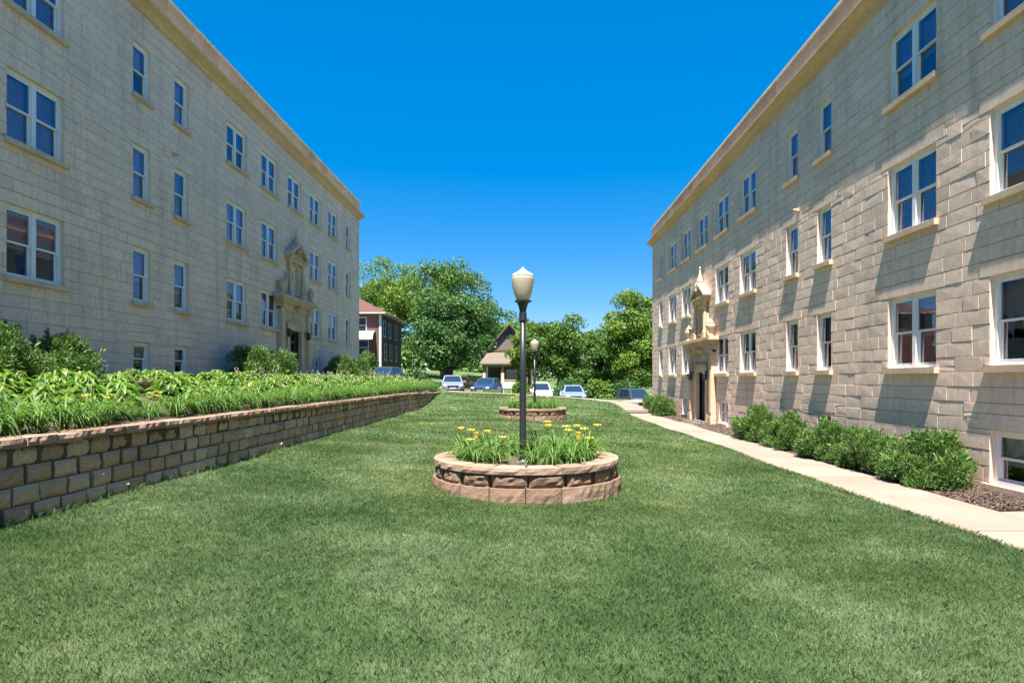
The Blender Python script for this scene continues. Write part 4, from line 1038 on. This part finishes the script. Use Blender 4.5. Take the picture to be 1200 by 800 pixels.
# wooden fence by the bungalow
fx0 = (535-617)*66/750; fx1 = (566-617)*66/750
fe = empty('wooden_fence', (fx0, 64.5, h1(fx0, 64.5)), 0, 'weathered brown plank fence under the dense rounded tree, behind the parked cars', 'fence')
m = MB(); w_ = fx1-fx0; k = 0; x = 0
while x < w_: m.box((x, 0, -.1), (x+.115, .025, 1.15+random.uniform(-.03, .03))); x += .13
m.build('plank_panel', M['fence_wood'], fe)
for x in (0, w_/2, w_):
    m = MB(); m.box((x-.05, .027, -.2), (x+.05, .12, 1.3)); m.build('post', M['fence_wood'], fe)
# small white board in the verge planting
sx = (594.5-617)*47.6/750
sg_ = empty('sign_board', (sx, 47.6, h1(sx, 47.6)), 0, 'blank white sign board on two legs between the cars and the lamps', 'sign')
zc = (444-451)*47.6/750 - h1(sx, 47.6)
m = MB(); m.box((-.36, -.02, zc-.24), (.36, .02, zc+.24)); m.build('board', M['white_paint'], sg_)
for x in (-.28, .28): m = MB(); m.box((x-.025, .021, -.1), (x+.025, .06, zc+.2)); m.build('leg', M['white_paint'], sg_)
# low planting behind the far path
random.seed(404)
for k in range(26):
    px = random.uniform(556, 628); Y = random.uniform(46.3, 47.2); X = (px-617)*Y/750
    put_lily(X, Y, h1(X, Y)-.05, k % 4, random.uniform(.85, 1.15), (k % 6,) if k % 4 == 0 else (), 'low grassy clump with yellow flowers behind the far path' if k % 4 == 0 else 'low grassy clump without flowers behind the far path', 'flowering clumps behind the far path' if k % 4 == 0 else 'green clumps behind the far path')

# ------------------------------------------------------------------ cars
def car(px, Y, rz, paint, label, suv=False, roof_y=None):
    X = (px-617)*Y/750; z = float(street_h(np.array(X)))+.0
    hh = 1.72 if suv else 1.45
    if roof_y is not None: z = (444-roof_y)*Y/750 - hh
    root = empty('parked_car', (X, Y, z), rz, label, 'car', 'cars parked along the far street')
    Lh = 2.25; W = .91; belt = 1.0 if suv else .90; hood = .98 if suv else .80
    # body: loft of rings along y (front is -y)
    st = [(-Lh, .62, .34, .62, .66), (-Lh+.12, .80, .26, .66, .72), (-Lh+.5, .89, .22, hood-.12, hood-.05), (-1.1, W, .2, belt-.10, hood+.03), (-.85, W, .2, belt-.06, belt-.01),
          (.2, W, .2, belt-.04, belt), (1.25, W, .2, belt-.04, belt), (1.7, W-.02, .22, belt-.06, belt+.0), (Lh-.15, .84, .27, belt-.12, belt-.03), (Lh, .72, .36, belt-.2, belt-.14)]
    b = MB(); ring = []
    for (y, w, zb, zs, zt) in st:
        ring.append([(-w*.9, y, zb), (-w, y, zb+.14), (-w, y, zs-.14), (-w*.95, y, zs), (-w*.8, y, zt), (w*.8, y, zt), (w*.95, y, zs), (w, y, zs-.14), (w, y, zb+.14), (w*.9, y, zb)])
    n = 10; vs = [p for r in ring for p in r]; fs = []
    for j in range(len(st)-1):
        for k in range(n): fs.append((j*n+k, j*n+(k+1) % n, (j+1)*n+(k+1) % n, (j+1)*n+k))
    fs.append(tuple(range(n))); fs.append(tuple(reversed(range((len(st)-1)*n, len(st)*n)))); b.faces(vs, fs)
    # cabin
    yf0, yf1 = -1.0, -.25; yr1, yr0 = (1.85, 2.12) if suv else (1.15, 1.75)
    wb, wt = W*.93, W*.72
    A = [(-wb, yf0, belt-.03), (wb, yf0, belt-.03), (wb, yr0, belt-.03), (-wb, yr0, belt-.03)]
    B = [(-wt, yf1, hh-.05), (wt, yf1, hh-.05), (wt, yr1, hh-.05), (-wt, yr1, hh-.05)]
    C = [(-wt*.85, yf1+.15, hh), (wt*.85, yf1+.15, hh), (wt*.85, yr1-.15, hh), (-wt*.85, yr1-.15, hh)]
    b.faces(A+B+C, [(0,1,5,4),(1,2,6,5),(2,3,7,6),(3,0,4,7),(4,5,9,8),(5,6,10,9),(6,7,11,10),(7,4,8,11),(8,9,10,11)])
    b.build('body', paint, root)
    def pane(nm, i, j, ins_u, ins_v, splits=None):
        a0, a1, b1, b0 = Vector(A[i]), Vector(A[j]), Vector(B[j]), Vector(B[i])
        nrm = (a1-a0).cross(b0-a0).normalized()
        def pt(u, v): return (a0.lerp(a1, u)).lerp(b0.lerp(b1, u), v) + nrm*.008
        g = MB()
        for (u0, u1) in (splits or [(ins_u, 1-ins_u)]): g.poly([pt(u0, ins_v), pt(u1, ins_v), pt(u1, 1-ins_v*.6), pt(u0, 1-ins_v*.6)])
        g.build(nm, M['carglass'], root)
    pane('windscreen', 0, 1, .06, .08); pane('side_window', 1, 2, .05, .12, [(.10, .46), (.49, .80)]); pane('rear_window', 2, 3, .08, .12); pane('side_window', 3, 0, .05, .12, [(.2, .51), (.54, .90)])
    for sx_ in (-1, 1):
        h = MB(); h.box((sx_*.50, -Lh-.01, .58), (sx_*.76, -Lh+.16, .70)) ; h.build('headlight', M['lens'], root)
        t = MB(); t.box((sx_*.52, Lh-.10, .68), (sx_*.78, Lh+.012, .82)); t.build('tail_light', M['roof_red'], root)
        mr = MB(); mr.box((sx_*.90, -.78, belt-.02), (sx_*1.08, -.66, belt+.12)); mr.build('wing_mirror', paint, root)
        for yy in (-1.38, 1.42):
            w = MB(); pr = [(0.20, -.0), (.32, .0), (.335, .04), (.335, .17), (.32, .21), (.2, .21)]
            v = []; f = []; nn = 18
            for r, o in pr:
                for k in range(nn): a = 2*math.pi*k/nn; v.append((sx_*(W+.015)-sx_*o, yy+r*math.cos(a), .335+r*math.sin(a)))
            for j in range(len(pr)-1):
                for k in range(nn): f.append((j*nn+k, j*nn+(k+1) % nn, (j+1)*nn+(k+1) % nn, (j+1)*nn+k))
            w.faces(v, f); wo = w.build('wheel', M['tyre'], root)
            rm = MB(); v = [(sx_*(W+.005), yy+.2*math.cos(2*math.pi*k/nn), .335+.2*math.sin(2*math.pi*k/nn)) for k in range(nn)]; rm.faces(v, [tuple(range(nn))])
            for k in range(5):
                a = 2*math.pi*k/5; rm.tube([(sx_*(W+.012), yy, .335), (sx_*(W+.012), yy+.2*math.cos(a), .335+.2*math.sin(a))], [.03, .022], 5)
            rm.build('rim', M['rim'], wo)
    g = MB(); g.box((-.42, -Lh-.012, .46), (.42, -Lh+.1, .60)); 
    for k in range(3): g.box((-.44, -Lh-.02, .47+.05*k), (.44, -Lh-.011, .485+.05*k))
    g.build('grille', M['black'], root)
    p = MB(); p.box((-.25, -Lh-.03, .36), (.25, -Lh+.1, .45)); p.build('number_plate', M['white_paint'], root)
    return root
silver = carpaint('silver_car_paint', (0.22, 0.24, 0.28)); navy = carpaint('navy_car_paint', (0.03, 0.06, 0.16)); whitec = carpaint('white_car_paint', (0.75, 0.75, 0.75)); dark = carpaint('charcoal_car_paint', (0.05, 0.055, 0.07)); bluec = carpaint('grey_blue_car_paint', (0.20, 0.27, 0.36))
car(452, 52, R(-14), dark, 'dark blue car with bright hood behind the left bed, below the brick house', roof_y=429.5)
car(530, 53, R(8), silver, 'silver grey car just past the far end of the block wall', roof_y=439.5)
car(571, 54, R(-12), navy, 'navy blue car in front of the plank fence and bungalow', roof_y=442.5)
car(634, 58, R(4), whitec, 'white car behind the distant lamp post', True, roof_y=448)
car(671, 52, R(3), bluec, 'grey blue car half hidden by the lawn crest, right of the white one', roof_y=451)
car(745, 51, R(14), dark, 'charcoal car at the corner of the right building, by the end of the path', True, roof_y=455)
